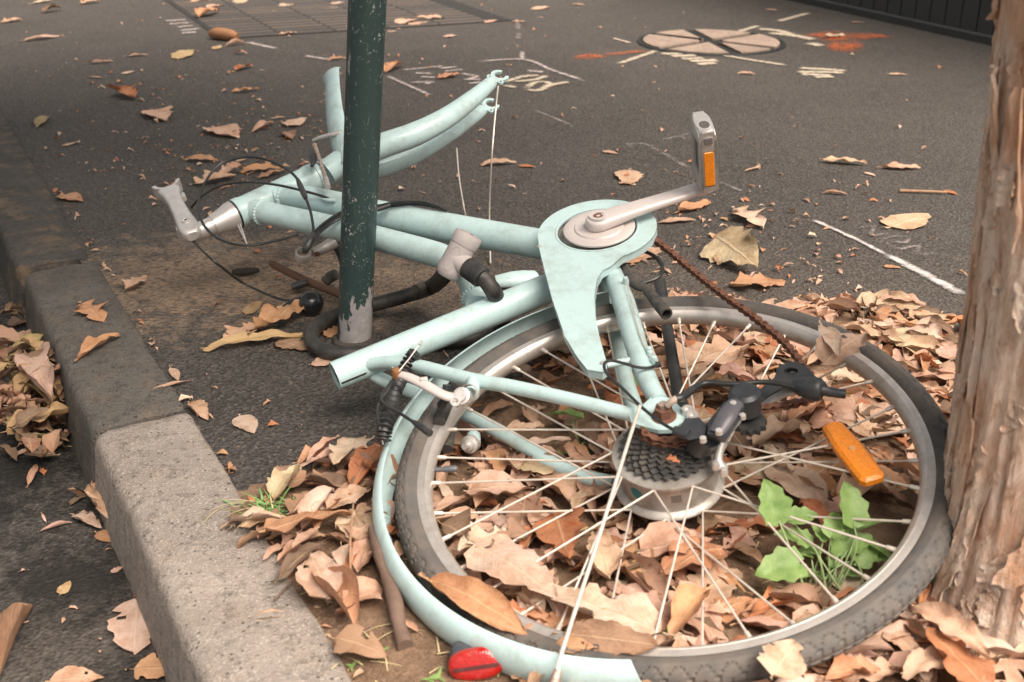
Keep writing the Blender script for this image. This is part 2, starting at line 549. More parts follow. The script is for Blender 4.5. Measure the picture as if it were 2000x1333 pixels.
def m_bark():
    t = NT('bark'); v = t.coord((1, 1, .36)); v2 = t.coord((1, 1, .6))
    a = t.noise(v, 46, 8, .75, .5); b2 = t.noise(v, 120, 6, .75); g = t.noise(v2, 9, 5, .6); fb = t.noise(t.coord((1, 1, .05)), 240, 3, .7)
    c = t.ramp(a, [(.30, (.20, .13, .095)), (.38, (.44, .29, .21)), (.45, (.66, .48, .37)), (.56, (.82, .68, .57)), (.70, (.60, .51, .45))])
    c = t.mix(t.ramp(g, [(.46, 0.0), (.60, .7)]), c, (.64, .33, .18))
    c = t.mix(t.ramp(b2, [(.59, 0.0), (.68, .65)]), c, (.17, .105, .08))
    c = t.mix(t.ramp(fb, [(.52, 0.0), (.68, .45)]), c, (.55, .43, .34))
    t.col(c); t.set(rough=.85, spec=.25)
    t.bump(t.math('ADD', t.math('MULTIPLY', a, 1.8), t.math('ADD', t.math('MULTIPLY', b2, 1.2), fb)), .8, .004)
    return t.m

def m_soil():
    t = NT('soil'); v = t.coord()
    a = t.noise(v, 12, 6, .7); b2 = t.noise(v, 90, 5, .7); g = t.noise(v, 420, 3, .7)
    c = t.ramp(a, [(.3, (.11, .068, .046)), (.5, (.27, .17, .11)), (.7, (.44, .30, .205))])
    c = t.mix(t.ramp(b2, [(.5, 0.0), (.68, .75)]), c, (.42, .28, .19))
    c = t.mix(t.ramp(g, [(.58, 0.0), (.7, .7)]), c, (.03, .022, .018))
    t.col(c); t.set(rough=.95, spec=.15)
    t.bump(t.math('ADD', t.math('MULTIPLY', b2, 1.5), g), 1.0, .006)
    return t.m

def m_plastic(name, c, rough=.45, dust=.25, trans=0.0):
    t = NT(name); v = t.coord()
    a = t.noise(v, 45, 5, .7)
    t.col(t.mix(t.math('MULTIPLY', t.ramp(a, [(.42, 0.0), (.75, 1.0)]), dust), c, (.24, .20, .16)))
    t.set(rough=t.math('MULTIPLY_ADD', a, .3, rough - .12), spec=.5)
    t.bump(t.noise(v, 300, 2, .6), .12, .0005)
    return t.m

def m_lens(name, c, rough=.18, cell=420.0):
    """reflector plastic with a moulded grid of prisms"""
    t = NT(name); v = t.coord()
    vo = t.n('TexVoronoi'); vo.inputs['Scale'].default_value = cell; vo.inputs['Randomness'].default_value = .25; t.l(v, vo.inputs['Vector'])
    a = t.noise(v, 50, 5, .7)
    cc = t.mix(t.ramp(vo.outputs['Color'], [(.2, 0.0), (.9, 1.0)]), tuple(q * .86 for q in c), tuple(min(1, q * 1.08) for q in c))
    t.col(t.mix(t.math('MULTIPLY', t.ramp(a, [(.5, 0.0), (.75, 1.0)]), .22), cc, (.30, .22, .15)))
    t.set(rough=rough, coat=.5, spec=.5); t.bump(vo.outputs['Distance'], .5, .0008)
    return t.m

MINT = m_mint()
STEEL = m_steel('brushed_alloy', (.70, .665, .64), .36, dirt=.28, metal=.6)
STEEL_DULL = m_steel('dull_alloy', (.56, .53, .50), .48, dirt=.45, metal=.6)
ALLOY_PALE = m_plain('pale_cast_alloy', (.62, .555, .53), .42, .15, .22, 30)
SPOKE = m_steel('spoke_steel', (.80, .72, .64), .36, dirt=.4, metal=.45)
RUST = m_steel('rusted_steel', (.17, .08, .05), .6, rust=.9, metal=.3)
RUSTY = m_steel('rust_spotted_steel', (.55, .47, .40), .4, rust=.45, metal=.7)
BLACK = m_plastic('black_plastic', (.018, .020, .022), .42, .18)
RUBBER = m_plastic('rubber', (.040, .038, .036), .72, .40)
CABLE = m_plastic('cable_housing', (.016, .018, .019), .36, .12)
HOSE = m_plastic('hose_rubber', (.022, .021, .020), .48, .2)
SPROCKET = m_plastic('dark_sprocket_steel', (.075, .075, .075), .45, .5)
GREYLOCK = m_plain('grey_lock_rubber', (.42, .375, .365), .6, 0, .22, 40)
DARKHOLE = m_plain('dark_bore', (.012, .012, .012), .8, 0, .2)
BRASS = m_plain('brass_pin', (.62, .42, .14), .35, .8, .2)
AMBER = m_lens('amber_reflector', (.90, .27, .010))
RED = m_lens('red_reflector', (.34, .008, .006), .16, 330.0)
TEAL = m_plain('teal_sticker', (.02, .19, .20), .5, 0, .2)

# ================================================================== the setting
ROADZ = -0.115
# kerb line: right-hand (pavement side) top edge and left-hand (road side) top edge, straight in plan
KDIR = np.array([-0.4795, 0.8776, 0.0]); KDIR /= np.linalg.norm(KDIR)
KNRM = np.array([KDIR[1], -KDIR[0], 0.0])            # towards the pavement
KR0 = np.array([-0.168, 0.948, 0.0])                  # a point of the pavement-side edge
KW = 0.142
def KP(s, w, z=0.0):                                  # s along the kerb, w from the pavement edge towards the road
    return KR0 + KDIR * s - KNRM * w + V(0, 0, z)
def kerb_s(p): return float((np.asarray(p) - KR0) @ KDIR)

SAND = (.34, .235, .155)
p1 = G(420, 545); p2 = G(700, 560); p3 = G(1000, 600); p4 = G(480, 610); p5 = G(1500, 570)
PAVE = m_asphalt('footpath_asphalt', (.064, .0565, .051), patches=(
    (p1[0], p1[1], .38, .32, .8, SAND), (p2[0], p2[1], .34, .24, .55, SAND), (p3[0], p3[1], .5, .3, .35, (.14, .10, .075)),
    (p5[0], p5[1], .6, .35, .3, (.15, .115, .09))))
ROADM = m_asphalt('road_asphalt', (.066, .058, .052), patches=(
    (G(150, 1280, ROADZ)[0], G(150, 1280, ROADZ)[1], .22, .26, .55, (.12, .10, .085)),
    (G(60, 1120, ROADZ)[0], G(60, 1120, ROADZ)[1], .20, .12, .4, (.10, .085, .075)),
    ) + tuple((KP(s_, w_)[0], KP(s_, w_)[1], r_, r_, st_, (.009, .0085, .008), True) for s_, w_, r_, st_ in ((.05, .18, .07, .6), (.25, .19, .09, .7), (.5, .22, .14, .8), (.85, .28, .22, .85), (1.4, .35, .32, .9), (2.2, .4, .4, .9))))  # dark gutter dirt, with kerbside shade painted into the asphalt colour
SOIL = m_soil()

mb = MB()
a, b = KP(-30, .03), KP(120, .03)
mb.add([a, KP(-30, -120), KP(120, -120), b], [(0, 1, 2, 3)])
solo('pavement', mb, PAVE, kind='structure', loc=(0, 0, 0), smooth=False)
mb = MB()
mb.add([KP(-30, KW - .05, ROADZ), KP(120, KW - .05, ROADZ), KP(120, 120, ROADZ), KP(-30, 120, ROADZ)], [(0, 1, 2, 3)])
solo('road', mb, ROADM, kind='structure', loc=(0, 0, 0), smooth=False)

# ---- kerb of long stones, each one an uneven block
kerb = Thing('kerb', KP(0, 0), None, None, kind='structure')
s1 = kerb_s(G(372, 803)); s2 = kerb_s(G(190, 508)); s3 = kerb_s(G(-20, 130))
def kerb_stone(sa, sb, mat, dz=0.0, dw=0.0, seed=0):
    prof = [(-.002, -.17), (-.001, -.006), (.004, .0), (.018, 0), (.05, .0015), (.085, .001), (KW - .020, 0), (KW - .009, -.0025), (KW - .002, -.009), (KW + .001, -.020), (KW + .006, -.06), (KW + .012, -.10), (KW + .016, -.17)]
    n = max(6, int((sb - sa) / .008))
    mb = MB(); vs = []; fs = []
    for i in range(n + 1):
        s_ = sa + (sb - sa) * i / n
        endr = min(1.0, min(s_ - sa, sb - s_) / .016) ** .5
        for j, (w, z) in enumerate(prof):
            q = KP(s_, w, 0)
            nz = .0022 * fnoise(q[0] * 14 + seed, q[1] * 14, w * 20) + .0016 * fnoise(q[0] * 55, q[1] * 55 + seed, w * 60)
            ww = w + (.0030 * fnoise(s_ * 7 + seed, j * .05) + .0016 * fnoise(s_ * 45, j * .1 + seed)) * (1 if j < 3 or j > 6 else .2)
            if z > -.15: z2 = z + nz - (1 - endr) * .005
            else: z2 = z
            ww2 = ww + ((1 - endr) * .006 if j < 4 else (-(1 - endr) * .006 if j > 6 else 0))
            vs.append(KP(s_ + (.003 * fnoise(w * 30, seed) if i in (0, n) else 0), ww2 + dw, z2 + dz))
    P = len(prof)
    for i in range(n):
        for j in range(P - 1):
            fs.append((i * P + j, i * P + j + 1, (i + 1) * P + j + 1, (i + 1) * P + j))
    fs.append(tuple(range(P))); fs.append(tuple(n * P + j for j in range(P - 1, -1, -1)))
    mb.add(vs, fs)
    return kerb.part('kerb_stone', mb, mat, sharp=60)
kerb_stone(-1.2, s1 - .006, m_stone('pale_granite', (.29, .25, .22), .12), 0.006, 0, 1)
kerb_stone(s1 + .005, s2 - .014, m_stone('shaded_dark_granite', (.108, .098, .088), .22), 0.005, .002, 5)  # darker stone, its colour deepened further to stand for shade
kerb_stone(s2 + .014, s3, m_stone('shaded_weathered_granite', (.07, .064, .058), .45), .008, .012, 9)  # brown weathered stone, shade of the far left put into its colour
kerb_stone(s3 + .008, s3 + 2.2, m_stone('grey_granite', (.085, .08, .075), .2), .005, .004, 13)
kerb_stone(s3 + 2.21, s3 + 4.4, m_stone('far_granite', (.105, .10, .094), .2), 0, .004, 17)

# ---- planting pit of bare soil around the tree
SOILPX = [(474, 948), (560, 925), (640, 900), (735, 872), (860, 810), (1000, 735), (1130, 660), (1260, 612), (1400, 592), (1560, 590), (1700, 600), (1850, 640), (2080, 660)]
soil_far = [G(*q) for q in SOILPX]
SE = [KP(-.95, .03)] + [KP(s_, .03) for s_ in np.linspace(-.8, kerb_s(soil_far[0]) - .02, 10)]
soil_poly = SE + soil_far + [V(1.9, 1.6, 0), V(1.9, .1, 0)]
SP2 = np.array([q[:2] for q in soil_poly])
def in_poly(x, y, P=SP2):
    c = False; j = len(P) - 1
    for i in range(len(P)):
        if (P[i][1] > y) != (P[j][1] > y) and x < (P[j][0] - P[i][0]) * (y - P[i][1]) / (P[j][1] - P[i][1]) + P[i][0]: c = not c
        j = i
    return c
def edge_dist(x, y):
    d = 9.0; n = len(SP2)
    for i in range(n):
        a, b = SP2[i], SP2[(i + 1) % n]; ab = b - a
        t_ = max(0, min(1, ((x - a[0]) * ab[0] + (y - a[1]) * ab[1]) / (ab @ ab)))
        d = min(d, math.hypot(x - a[0] - ab[0] * t_, y - a[1] - ab[1] * t_))
    return d
TREE = np.array([.625, 1.09])
def soil_z(x, y):
    e = edge_dist(x, y) if in_poly(x, y) else 0.0
    e = min(e, max(0.0, float((V(x, y, 0) - KR0) @ KNRM)))
    r_ = math.hypot(x - TREE[0], y - TREE[1])
    return .002 + .012 * min(1, e / .08) + .006 * fnoise(x * 9, y * 9) * min(1, e / .06) + .003 * fnoise(x * 40, y * 40) + .035 * max(0, 1 - r_ / .34) ** 1.5
mb = MB(); gx = np.arange(-.45, 1.9, .018); gy = np.arange(.1, 1.95, .018); idx = {}
for i, x in enumerate(gx):
    for j, y in enumerate(gy):
        if in_poly(x, y):
            idx[i, j] = len(mb.v); mb.v.append((x, y, soil_z(x, y)))
for (i, j), k in idx.items():
    if (i + 1, j) in idx and (i, j + 1) in idx and (i + 1, j + 1) in idx:
        mb.f.append((k, idx[i + 1, j], idx[i + 1, j + 1], idx[i, j + 1])); mb.mi.append(0)
solo('soil', mb, SOIL, kind='structure', loc=(0, 0, 0), sharp=180)

# ---- band of ribbed clay pavers across the footpath
A_, B_ = G(439, 77), G(994, 42); C_ = G(326, -2)
ux = B_ - A_; Lx = np.linalg.norm(ux); ux /= Lx
uy = C_ - A_; Ly = np.linalg.norm(uy); uy /= Ly
pav = Thing('paver_band', A_, None, None, kind='structure')
bed = MB(); q0, q1, q2, q3 = A_ - ux * .02, B_ + ux * .02, B_ + uy * 3 + ux * .02, A_ + uy * 3 - ux * .02
bed.add([q + V(0, 0, .003) for q in (q0, q1, q2, q3)], [(0, 1, 2, 3)])
pav.part('bedding', bed, m_plain('dark_joint_sand', (.020, .018, .017), .9, 0, .3), smooth=False)
PAVER = [m_plain('clay_paver', (.075, .060, .052), .8, 0, .4, 25, bump=.4), m_plain('clay_paver_dark', (.060, .050, .045), .8, 0, .4, 25, bump=.4), m_plain('clay_paver_brown', (.088, .067, .055), .8, 0, .4, 25, bump=.4)]
rowd, colw = .078, .24
ncol = int(Lx / colw) + 1; nrow = 30
pm = []
for m in PAVER:
    b_ = MB()
    uz = V(0, 0, 1); gapx, gapy = .003, .030
    c0 = np.zeros(3)
    hx, hy = (colw - gapx) / 2, (rowd - gapy) / 2
    bv = .006
    top = [ux * (sx * (hx - bv)) + uy * (sy * (hy - bv)) + V(0, 0, .020) for sx, sy in ((-1, -1), (1, -1), (1, 1), (-1, 1))]
    mid = [ux * (sx * hx) + uy * (sy * hy) + V(0, 0, .013) for sx, sy in ((-1, -1), (1, -1), (1, 1), (-1, 1))]
    low = [ux * (sx * hx) + uy * (sy * hy) for sx, sy in ((-1, -1), (1, -1), (1, 1), (-1, 1))]
    b_.add(top + mid + low, [(0, 1, 2, 3)] + [(a, (a + 1) % 4, 4 + (a + 1) % 4, 4 + a) for a in range(4)] + [(4 + a, 4 + (a + 1) % 4, 8 + (a + 1) % 4, 8 + a) for a in range(4)])
    pm.append(b_.mesh('paver', (0, 0, 0), [m], False))
for r_ in range(nrow):
    for c_ in range(ncol):
        if (c_ + .5) * colw > Lx: continue
        o = bpy.data.objects.new('paver', random.choice(pm)); COL.objects.link(o); o.parent = pav.e
        q = ux * ((c_ + .5) * colw) + uy * ((r_ + .5) * rowd)
        o.location = (q[0], q[1], -.0145 + random.uniform(-.0006, .0006))

# ---- round access cover: iron ring and ribs with concrete infill
mc = G(1388, 84); mc[2] = 0; MR = .287
mh = Thing('manhole_cover', mc, 'round access cover with six pale concrete segments in the asphalt', 'manhole cover')
IRON = m_plain('cast_iron', (.022, .023, .024), .6, .2, .4)
CONC = m_stone('pink_concrete', (.31, .235, .19))
b_ = MB(); b_.lathe([(MR + .018, .0), (MR + .016, .006), (MR + .005, .008), (MR, .004), (MR, -.02)], mc, (0, 0, 1), 72)
mh.part('ring', b_, IRON)
b_ = MB(); b_.lathe([(MR + .001, .0025), (0.0001, .0025)], mc, (0, 0, 1), 72); mh.part('rib_plate', b_, IRON)
ra = math.atan2(*(G(1428, 104) - G(1350, 65))[1::-1])
angs = [ra, ra + R(42), ra + R(118), ra + R(180), ra + R(222), ra + R(298)]
wid = [.026, .024, .024, .026, .024, .024]
for i in range(6):
    a0, a1 = angs[i], angs[(i + 1) % 6] + (2 * math.pi if i == 5 else 0)
    w0, w1 = wid[i], wid[(i + 1) % 6]
    ri, ro = .05, MR - .008
    pts = [mc + V(math.cos(t_) * ro, math.sin(t_) * ro, 0) for t_ in np.linspace(a0 + w0 / ro, a1 - w1 / ro, 14)]
    pts += [mc + V(math.cos(t_) * ri, math.sin(t_) * ri, 0) for t_ in np.linspace(a1 - w1 / ri * .9, a0 + w0 / ri * .9, 4)]
    b_ = MB(); b_.prism([q + V(0, 0, .006) for q in pts], (0, 0, 1), .008); mh.part('infill', b_, CONC, smooth=False)

# ---- charcoal board fence at the far edge of the path
w0, w1 = G(1540, 0), G(1925, 86)
wd = w1 - w0; wd /= np.linalg.norm(wd); wnn = V(wd[1], -wd[0], 0)
if wnn @ (ORG - w0) < 0: wnn = -wnn
BOARD = m_plain('charcoal_board', (.028, .031, .032), .6, 0, .35, 12, bump=.3, dirtcol=(.06, .058, .055))
fen = Thing('board_fence', w0, 'charcoal fence of narrow upright boards beyond the access cover', 'fence')
bw = .094
for i in range(-14, 34):
    c = w0 + wd * (bw * (i + .5)) + V(0, 0, .9)
    b_ = MB(); b_.box(c + wnn * (-.012 + .003 * random.random()), bw - .007, .018, 1.74, wd, wnn, (0, 0, 1), .002)
    fen.part('board', b_, BOARD, smooth=False)
L_ = bw * 48; cc = w0 + wd * (bw * 10)
b_ = MB(); b_.box(cc - wnn * .036 + V(0, 0, .9), L_, .02, 1.7, wd, wnn, (0, 0, 1)); fen.part('backing', b_, m_plain('dark_backing', (.012, .013, .014), .8), smooth=False)
b_ = MB(); b_.box(cc - wnn * .010 + V(0, 0, .012), L_, .05, .05, wd, wnn, (0, 0, 1), .006); fen.part('plinth', b_, m_plain('grimy_plinth', (.035, .036, .035), .8, 0, .4), smooth=False)

# ---- leaning green street pole
pb = G(692, 664); pb[2] = 0
pdir = V(math.sin(R(5.3)), 0.0, math.cos(R(5.3)))
pole = Thing('street_pole', pb, 'dark green steel pole with flaking paint that the bicycle is locked to', 'pole')
b_ = MB()
b_.tube([pb + pdir * t_ for t_ in (-.08, .0, .3, .6, 1.2, 2.6)], .0298, 40)
o = pole.part('post', b_, m_pole())
b_ = MB(); b_.lathe([(.029, .0), (.041, .001), (.038, .006), (.030, .008)], pb - V(0, 0, .001), (0, 0, 1), 30, fn=lambda th, j, r_, o_: (r_ * (1 + .12 * fnoise(math.cos(th) * 2, math.sin(th) * 2, j)), o_))
pole.part('footing', b_, m_plain('dirt_collar', (.05, .042, .036), .9, 0, .5), smooth=True)

# ---- tree trunk with stringy bark
BARK = m_bark()
tree = Thing('tree', (TREE[0], TREE[1], 0), 'tree trunk with stringy peeling orange and grey bark beside the wheel', 'tree')
def trunk_c(z): return V(TREE[0] - .062 * z, TREE[1] + .02 * z, z)
def trunk_r(th, z):
    base = .1155 - .006 * min(z, 1.5) + .030 * math.exp(-max(z, 0) / .08) + .010 * math.exp(-max(z, 0) / .3)
    lobes = 1 + .09 * math.exp(-max(z, 0) / .3) * math.cos(3 * th + .6) + .03 * math.cos(5 * th + 1.1 + z * .6)
    ridge = .008 * mnoise.turbulence(Vector((math.cos(th) * 5.5, math.sin(th) * 5.5, z * 1.5)), 5, True, noise_basis='PERLIN_ORIGINAL') + .0050 * fnoise(math.cos(th) * 16, math.sin(th) * 16, z * 3.2) + .0022 * fnoise(math.cos(th) * 40, math.sin(th) * 40, z * 9)
    return base * lobes + ridge
b_ = MB(); NA, NZ = 220, 130; vs = []
zs = np.concatenate([np.linspace(-.06, 1.0, 106), np.linspace(1.04, 3.2, 25)])
for z in zs:
    for k in range(NA):
        th = 2 * math.pi * k / NA; r_ = trunk_r(th, z); c = trunk_c(z)
        vs.append((c[0] + math.cos(th) * r_, c[1] + math.sin(th) * r_, z))
fs = []
for i in range(len(zs) - 1):
    for k in range(NA):
        k2 = (k + 1) % NA; fs.append((i * NA + k, i * NA + k2, (i + 1) * NA + k2, (i + 1) * NA + k))
fs.append(tuple((len(zs) - 1) * NA + k for k in range(NA)))
b_.add(vs, fs); trunk = tree.part('trunk', b_, BARK, sharp=180)
# peeling strips of bark: curved plates standing off the trunk
def bark_strip(th, z0, z1, w, lift0, lift1, tw=0.0, flare=.25):
    b_ = MB(); n = 14; m = 5; vs = []
    sd = random.random() * 50
    for i in range(n + 1):
        t_ = i / n; z = z0 + (z1 - z0) * t_
        ww = w * (.35 + .65 * math.sin(math.pi * min(.93, max(.06, t_))) ** .6) * (1 + .4 * fnoise(t_ * 6, sd))
        for j in range(m):
            u = j / (m - 1) - .5
            a = th + tw * t_ + u * ww / .13 + .05 * fnoise(t_ * 5, sd + 3)
            lf = lift0 + (lift1 - lift0) * t_ + .012 * (u * u) * flare + .003 * fnoise(t_ * 9, u * 5, sd)
            r_ = trunk_r(a, z) + .0015 + max(-.001, lf); c = trunk_c(z)
            vs.append((c[0] + math.cos(a) * r_, c[1] + math.sin(a) * r_, z))
    fs = [(i * m + j, i * m + j + 1, (i + 1) * m + j + 1, (i + 1) * m + j) for i in range(n) for j in range(m - 1)]
    nv = len(vs); c = trunk_c(.5)
    vs2 = [(x - (x - c[0]) * .03, y - (y - c[1]) * .03, z) for x, y, z in vs]
    fs += [tuple(nv + q for q in f[::-1]) for f in fs]
    ring_ = [i * m for i in range(n + 1)] + [n * m + j for j in range(1, m)] + [i * m + m - 1 for i in range(n - 1, -1, -1)] + [j for j in range(m - 2, 0, -1)]
    for i in range(len(ring_)):
        a_, b2_ = ring_[i], ring_[(i + 1) % len(ring_)]
        fs.append((a_, b2_, nv + b2_, nv + a_))
    b_.add(vs + vs2, fs); tree.part('bark_strip', b_, BARK, sharp=60)
for i in range(120):
    th = R(random.uniform(150, 330)); z0 = random.uniform(-.01, .8); ln = random.uniform(.03, .07) if i % 3 else random.uniform(.10, .26)
    bark_strip(th, z0, z0 + ln, random.uniform(.010, .026), random.choice([-.002, 0, .001, .003, .006]), random.choice([-.002, 0, .003]), random.uniform(-.15, .15), .6)
bark_strip(R(228), .10, .20, .035, .012, .0, .35, 1.0)
bark_strip(R(200), .03, .14, .02, .014, .001, .1, 1.0)
bark_strip(R(186), .52, .62, .02, .0, .012, .0, 1.0)
bark_strip(R(180), .0, .13, .016, .02, .004, .0, 1.0)

# limbs and leafy crown, unseen above the picture, shaped to shade the left
top = trunk_c(3.15)
crs = random.Random(5)
CC, CR = V(-.25, 1.65, 3.4), V(1.7, 1.7, .7)
tips = []
for i in range(9):
    a = 2 * math.pi * i / 9 + crs.uniform(-.2, .2); e = CC + V(CR[0] * .75 * math.cos(a), CR[1] * .75 * math.sin(a), crs.uniform(-.2, .4))
    mid = (top + e) / 2 + V(0, 0, .25)
    b_ = MB(); b_.tube([top - V(0, 0, .2), top + (mid - top) * .5 + V(0, 0, .1), mid, e], [.075, .05, .032, .010], 10, smooth=5); tree.part('limb', b_, BARK)
    tips.append((mid, e))
b_ = MB()
for i in range(15000):
    while True:
        q = np.array([crs.uniform(-1, 1) for _ in range(3)])
        if .25 < q @ q < 1 and fnoise(q[0] * 2.2, q[1] * 2.2, q[2] * 2) > -.22: break
    c = CC + q * CR; a = crs.uniform(0, 6.28); L = crs.uniform(.09, .16); el = crs.uniform(-1.0, .4)
    d = V(math.cos(a) * math.cos(el), math.sin(a) * math.cos(el), math.sin(el)); s_ = np.cross(d, V(crs.uniform(-1, 1), crs.uniform(-1, 1), 1)); s_ /= np.linalg.norm(s_)
    b_.add([c, c + d * L * .45 + s_ * L * .2, c + d * L, c + d * L * .45 - s_ * L * .2], [(0, 1, 2, 3)])
tree.part('crown', b_, m_plain('shade_crown_leaf', (.075, .11, .04), .55, 0, .3, 8), smooth=False)

# ---- chalk and spray marks on the path
CHW = m_chalk('white_chalk', (.60, .51, .49), .50)
CHF = m_chalk('faint_chalk', (.46, .40, .38), .08)
CHS = m_chalk('thick_chalk', (.62, .58, .57), .72)
CHY = m_chalk('cream_spray', (.58, .49, .38), .78)
CHO = m_chalk('orange_spray', (.58, .13, .035), .42, 120.0, 1.3)
def marking(name, strokes, w, mat, label, cat='marking', group=None, z=.004):
    """strokes: lists of surveyed points; each becomes a flat ribbon of width w"""
    b_ = MB(); uvs = []
    for st in strokes:
        wv = w
        if not isinstance(st[0], tuple): wv, st = st[0], st[1]
        P = [G(*q) for q in st]
        if len(P) > 2: P, _ = catmull(P, [0] * len(P), 6)
        n = len(P); base = len(b_.v)
        for i in range(n):
            t_ = P[min(i + 1, n - 1)] - P[max(i - 1, 0)]; t_ /= np.linalg.norm(t_)
            s_ = V(-t_[1], t_[0], 0)
            for k in (-1, 1):
                q = P[i] + s_ * wv / 2 * k; b_.v.append((q[0], q[1], z)); uvs.append((i / max(1, n - 1), .5 + .5 * k))
        for i in range(n - 1):
            b_.f.append((base + 2 * i, base + 2 * i + 1, base + 2 * i + 3, base + 2 * i + 2)); b_.mi.append(0)
        z += .0002
    loc = np.array(b_.v).mean(0); loc[2] = 0
    o = solo(name, b_, mat, label, cat, group, loc=loc, smooth=False)
    ul = o.data.uv_layers.new(name='UVMap')
    for lp in o.data.loops: ul.data[lp.index].uv = uvs[lp.vertex_index]
    return o
marking('chalk_line', [[(755, 150), (842, 189)]], .022, CHW, 'white chalk line just right of the pole, below the chalk scribble')
marking('chalk_line', [[(785, 139), (868, 131)]], .03, CHW, 'short white chalk line above the chalk scribble right of the pole')
marking('chalk_corner', [[(925, 123), (1022, 118), (1078, 139), (1145, 161)], [(1020, 118), (1020, 103)]], .026, CHW, 'white chalk corner with an upright tick beyond the fork ends')
marking('chalk_line', [[(1010, 42), (1012, 60)], [(1012, 66), (1013, 78)]], .035, CHF, 'faint chalk dashes running up to the corner of the paver band')
marking('chalk_scribble', [[(810, 145), (845, 146)], [(822, 152), (850, 154)], [(800, 164), (842, 162), (830, 167)], [(858, 136), (893, 133)], [(868, 142), (905, 138)], [(900, 146), (930, 152), (912, 158)], [(905, 158), (940, 158)], [(915, 166), (950, 163)]], .03, CHW, 'white chalk scribbled letters right of the pole', 'writing')
marking('spray_number', [[(985, 163), (1020, 152), (1055, 149)], [(985, 169), (1010, 173)], [(1003, 162), (1045, 158), (1068, 150)], [(1025, 177), (1052, 179), (1075, 166), (1048, 163), (1025, 177)], [(1060, 172), (1112, 162)]], .036, CHY, 'cream sprayed number inside the chalk corner', 'writing')
marking('chalk_scribble', [[(1030, 140), (1062, 143)]], .04, CHW, 'small white chalk dash above the cream sprayed number')
marking('chalk_line', [[(1042, 217), (1080, 232), (1122, 250)]], .022, CHF, 'faint chalk line between the fork ends and the pedal')
marking('chalk_line', [[(1222, 285), (1258, 284), (1300, 305), (1345, 331)], [(1226, 283), (1231, 291)], [(1290, 276), (1330, 268), (1346, 264)], [(1330, 268), (1345, 277)]], .022, CHF, 'faint chalk arrow just left of the upright pedal')
marking('chalk_line', [[(1405, 358), (1450, 377)]], .018, CHF, 'very faint chalk line right of the upright pedal')
marking('chalk_line', [[(1586, 432), (1660, 465), (1735, 503)], [.030, [(1732, 501), (1800, 536), (1882, 580)]]], .017, CHS, 'bold white chalk line running towards the tree trunk')
marking('chalk_writing', [[(1668, 449), (1705, 446), (1703, 462), (1738, 459)], [(1718, 472), (1745, 465), (1775, 468), (1768, 477), (1745, 475)], [(1720, 474), (1735, 480)], [(1738, 482), (1758, 490), (1792, 484), (1786, 500)], [(1800, 502), (1830, 497)]], .017, CHF, 'faint chalk figures above the bold white chalk line', 'writing')
marking('chalk_line', [[(482, 84), (540, 97)]], .04, CHW, 'white chalk dash below the paver band, left one of two')
marking('chalk_line', [[(596, 111), (640, 118)]], .035, CHW, 'white chalk dash below the paver band, next to the pole')
marking('chalk_writing', [[(322, 43), (365, 40)], [(330, 49), (370, 46)], [(345, 55), (378, 52)], [(352, 62), (390, 58)], [(354, 67), (385, 65)]], .05, CHW, 'pale chalk writing left of the paver band', 'writing')
marking('spray_line', [[(1207, 127), (1285, 100)]], .035, CHY, 'cream sprayed line running off the near left of the access cover')
marking('spray_line', [[(1395, 107), (1460, 118), (1538, 130)]], .034, CHY, 'cream sprayed line running off the near right of the access cover')
marking('spray_word', [[(1290, 107), (1335, 107)], [(1310, 112), (1360, 110)], [(1330, 117), (1375, 116)], [(1345, 122), (1402, 120)], [(1362, 128), (1398, 125)]], .06, CHY, 'cream sprayed letters below the access cover', 'writing')
marking('spray_word', [[(1560, 135), (1600, 137), (1655, 141)], [(1555, 143), (1610, 143), (1650, 145)], [(1562, 147), (1625, 150)], [(1590, 153), (1628, 152)]], .05, CHY, 'cream sprayed letters right of the access cover', 'writing')
marking('spray_line', [[(1480, 58), (1520, 62), (1560, 75)], [(1500, 66), (1555, 72), (1590, 80)], [(1580, 86), (1605, 92)]], .07, CHY, 'cream sprayed strokes behind the access cover')
marking('spray_line', [[(1438, 65), (1482, 52)]], .04, CHY, 'short cream sprayed tick touching the back of the access cover')
marking('spray_line', [[(1518, 44), (1580, 27)]], .045, CHY, 'cream sprayed tick near the fence')
marking('spray_line', [[(1196, 76), (1232, 86)]], .025, CHY, 'thin cream sprayed mark left of the access cover')
marking('spray_arrow', [[.15, [(1122, 111), (1150, 113), (1182, 111)]], [.07, [(1175, 109), (1262, 101)]]], .05, CHO, 'orange sprayed arrow left of the access cover')
marking('spray_patch', [[.30, [(1585, 66), (1620, 72), (1668, 78)]], [.34, [(1612, 88), (1650, 90), (1690, 92)]], [.16, [(1655, 76), (1735, 70)]]], .1, CHO, 'orange sprayed patch between the access cover and the fence')

# ================================================================== the bicycle, lying on its left side
BBP = F(1166, 500)
bike = Thing('bicycle', V(HUB[0], HUB[1], 0), 'stripped mint green bicycle lying on its side, without front wheel, saddle or handlebar', 'bicycle')
N = NB
def FF(pts): return [F(*q) for q in pts]

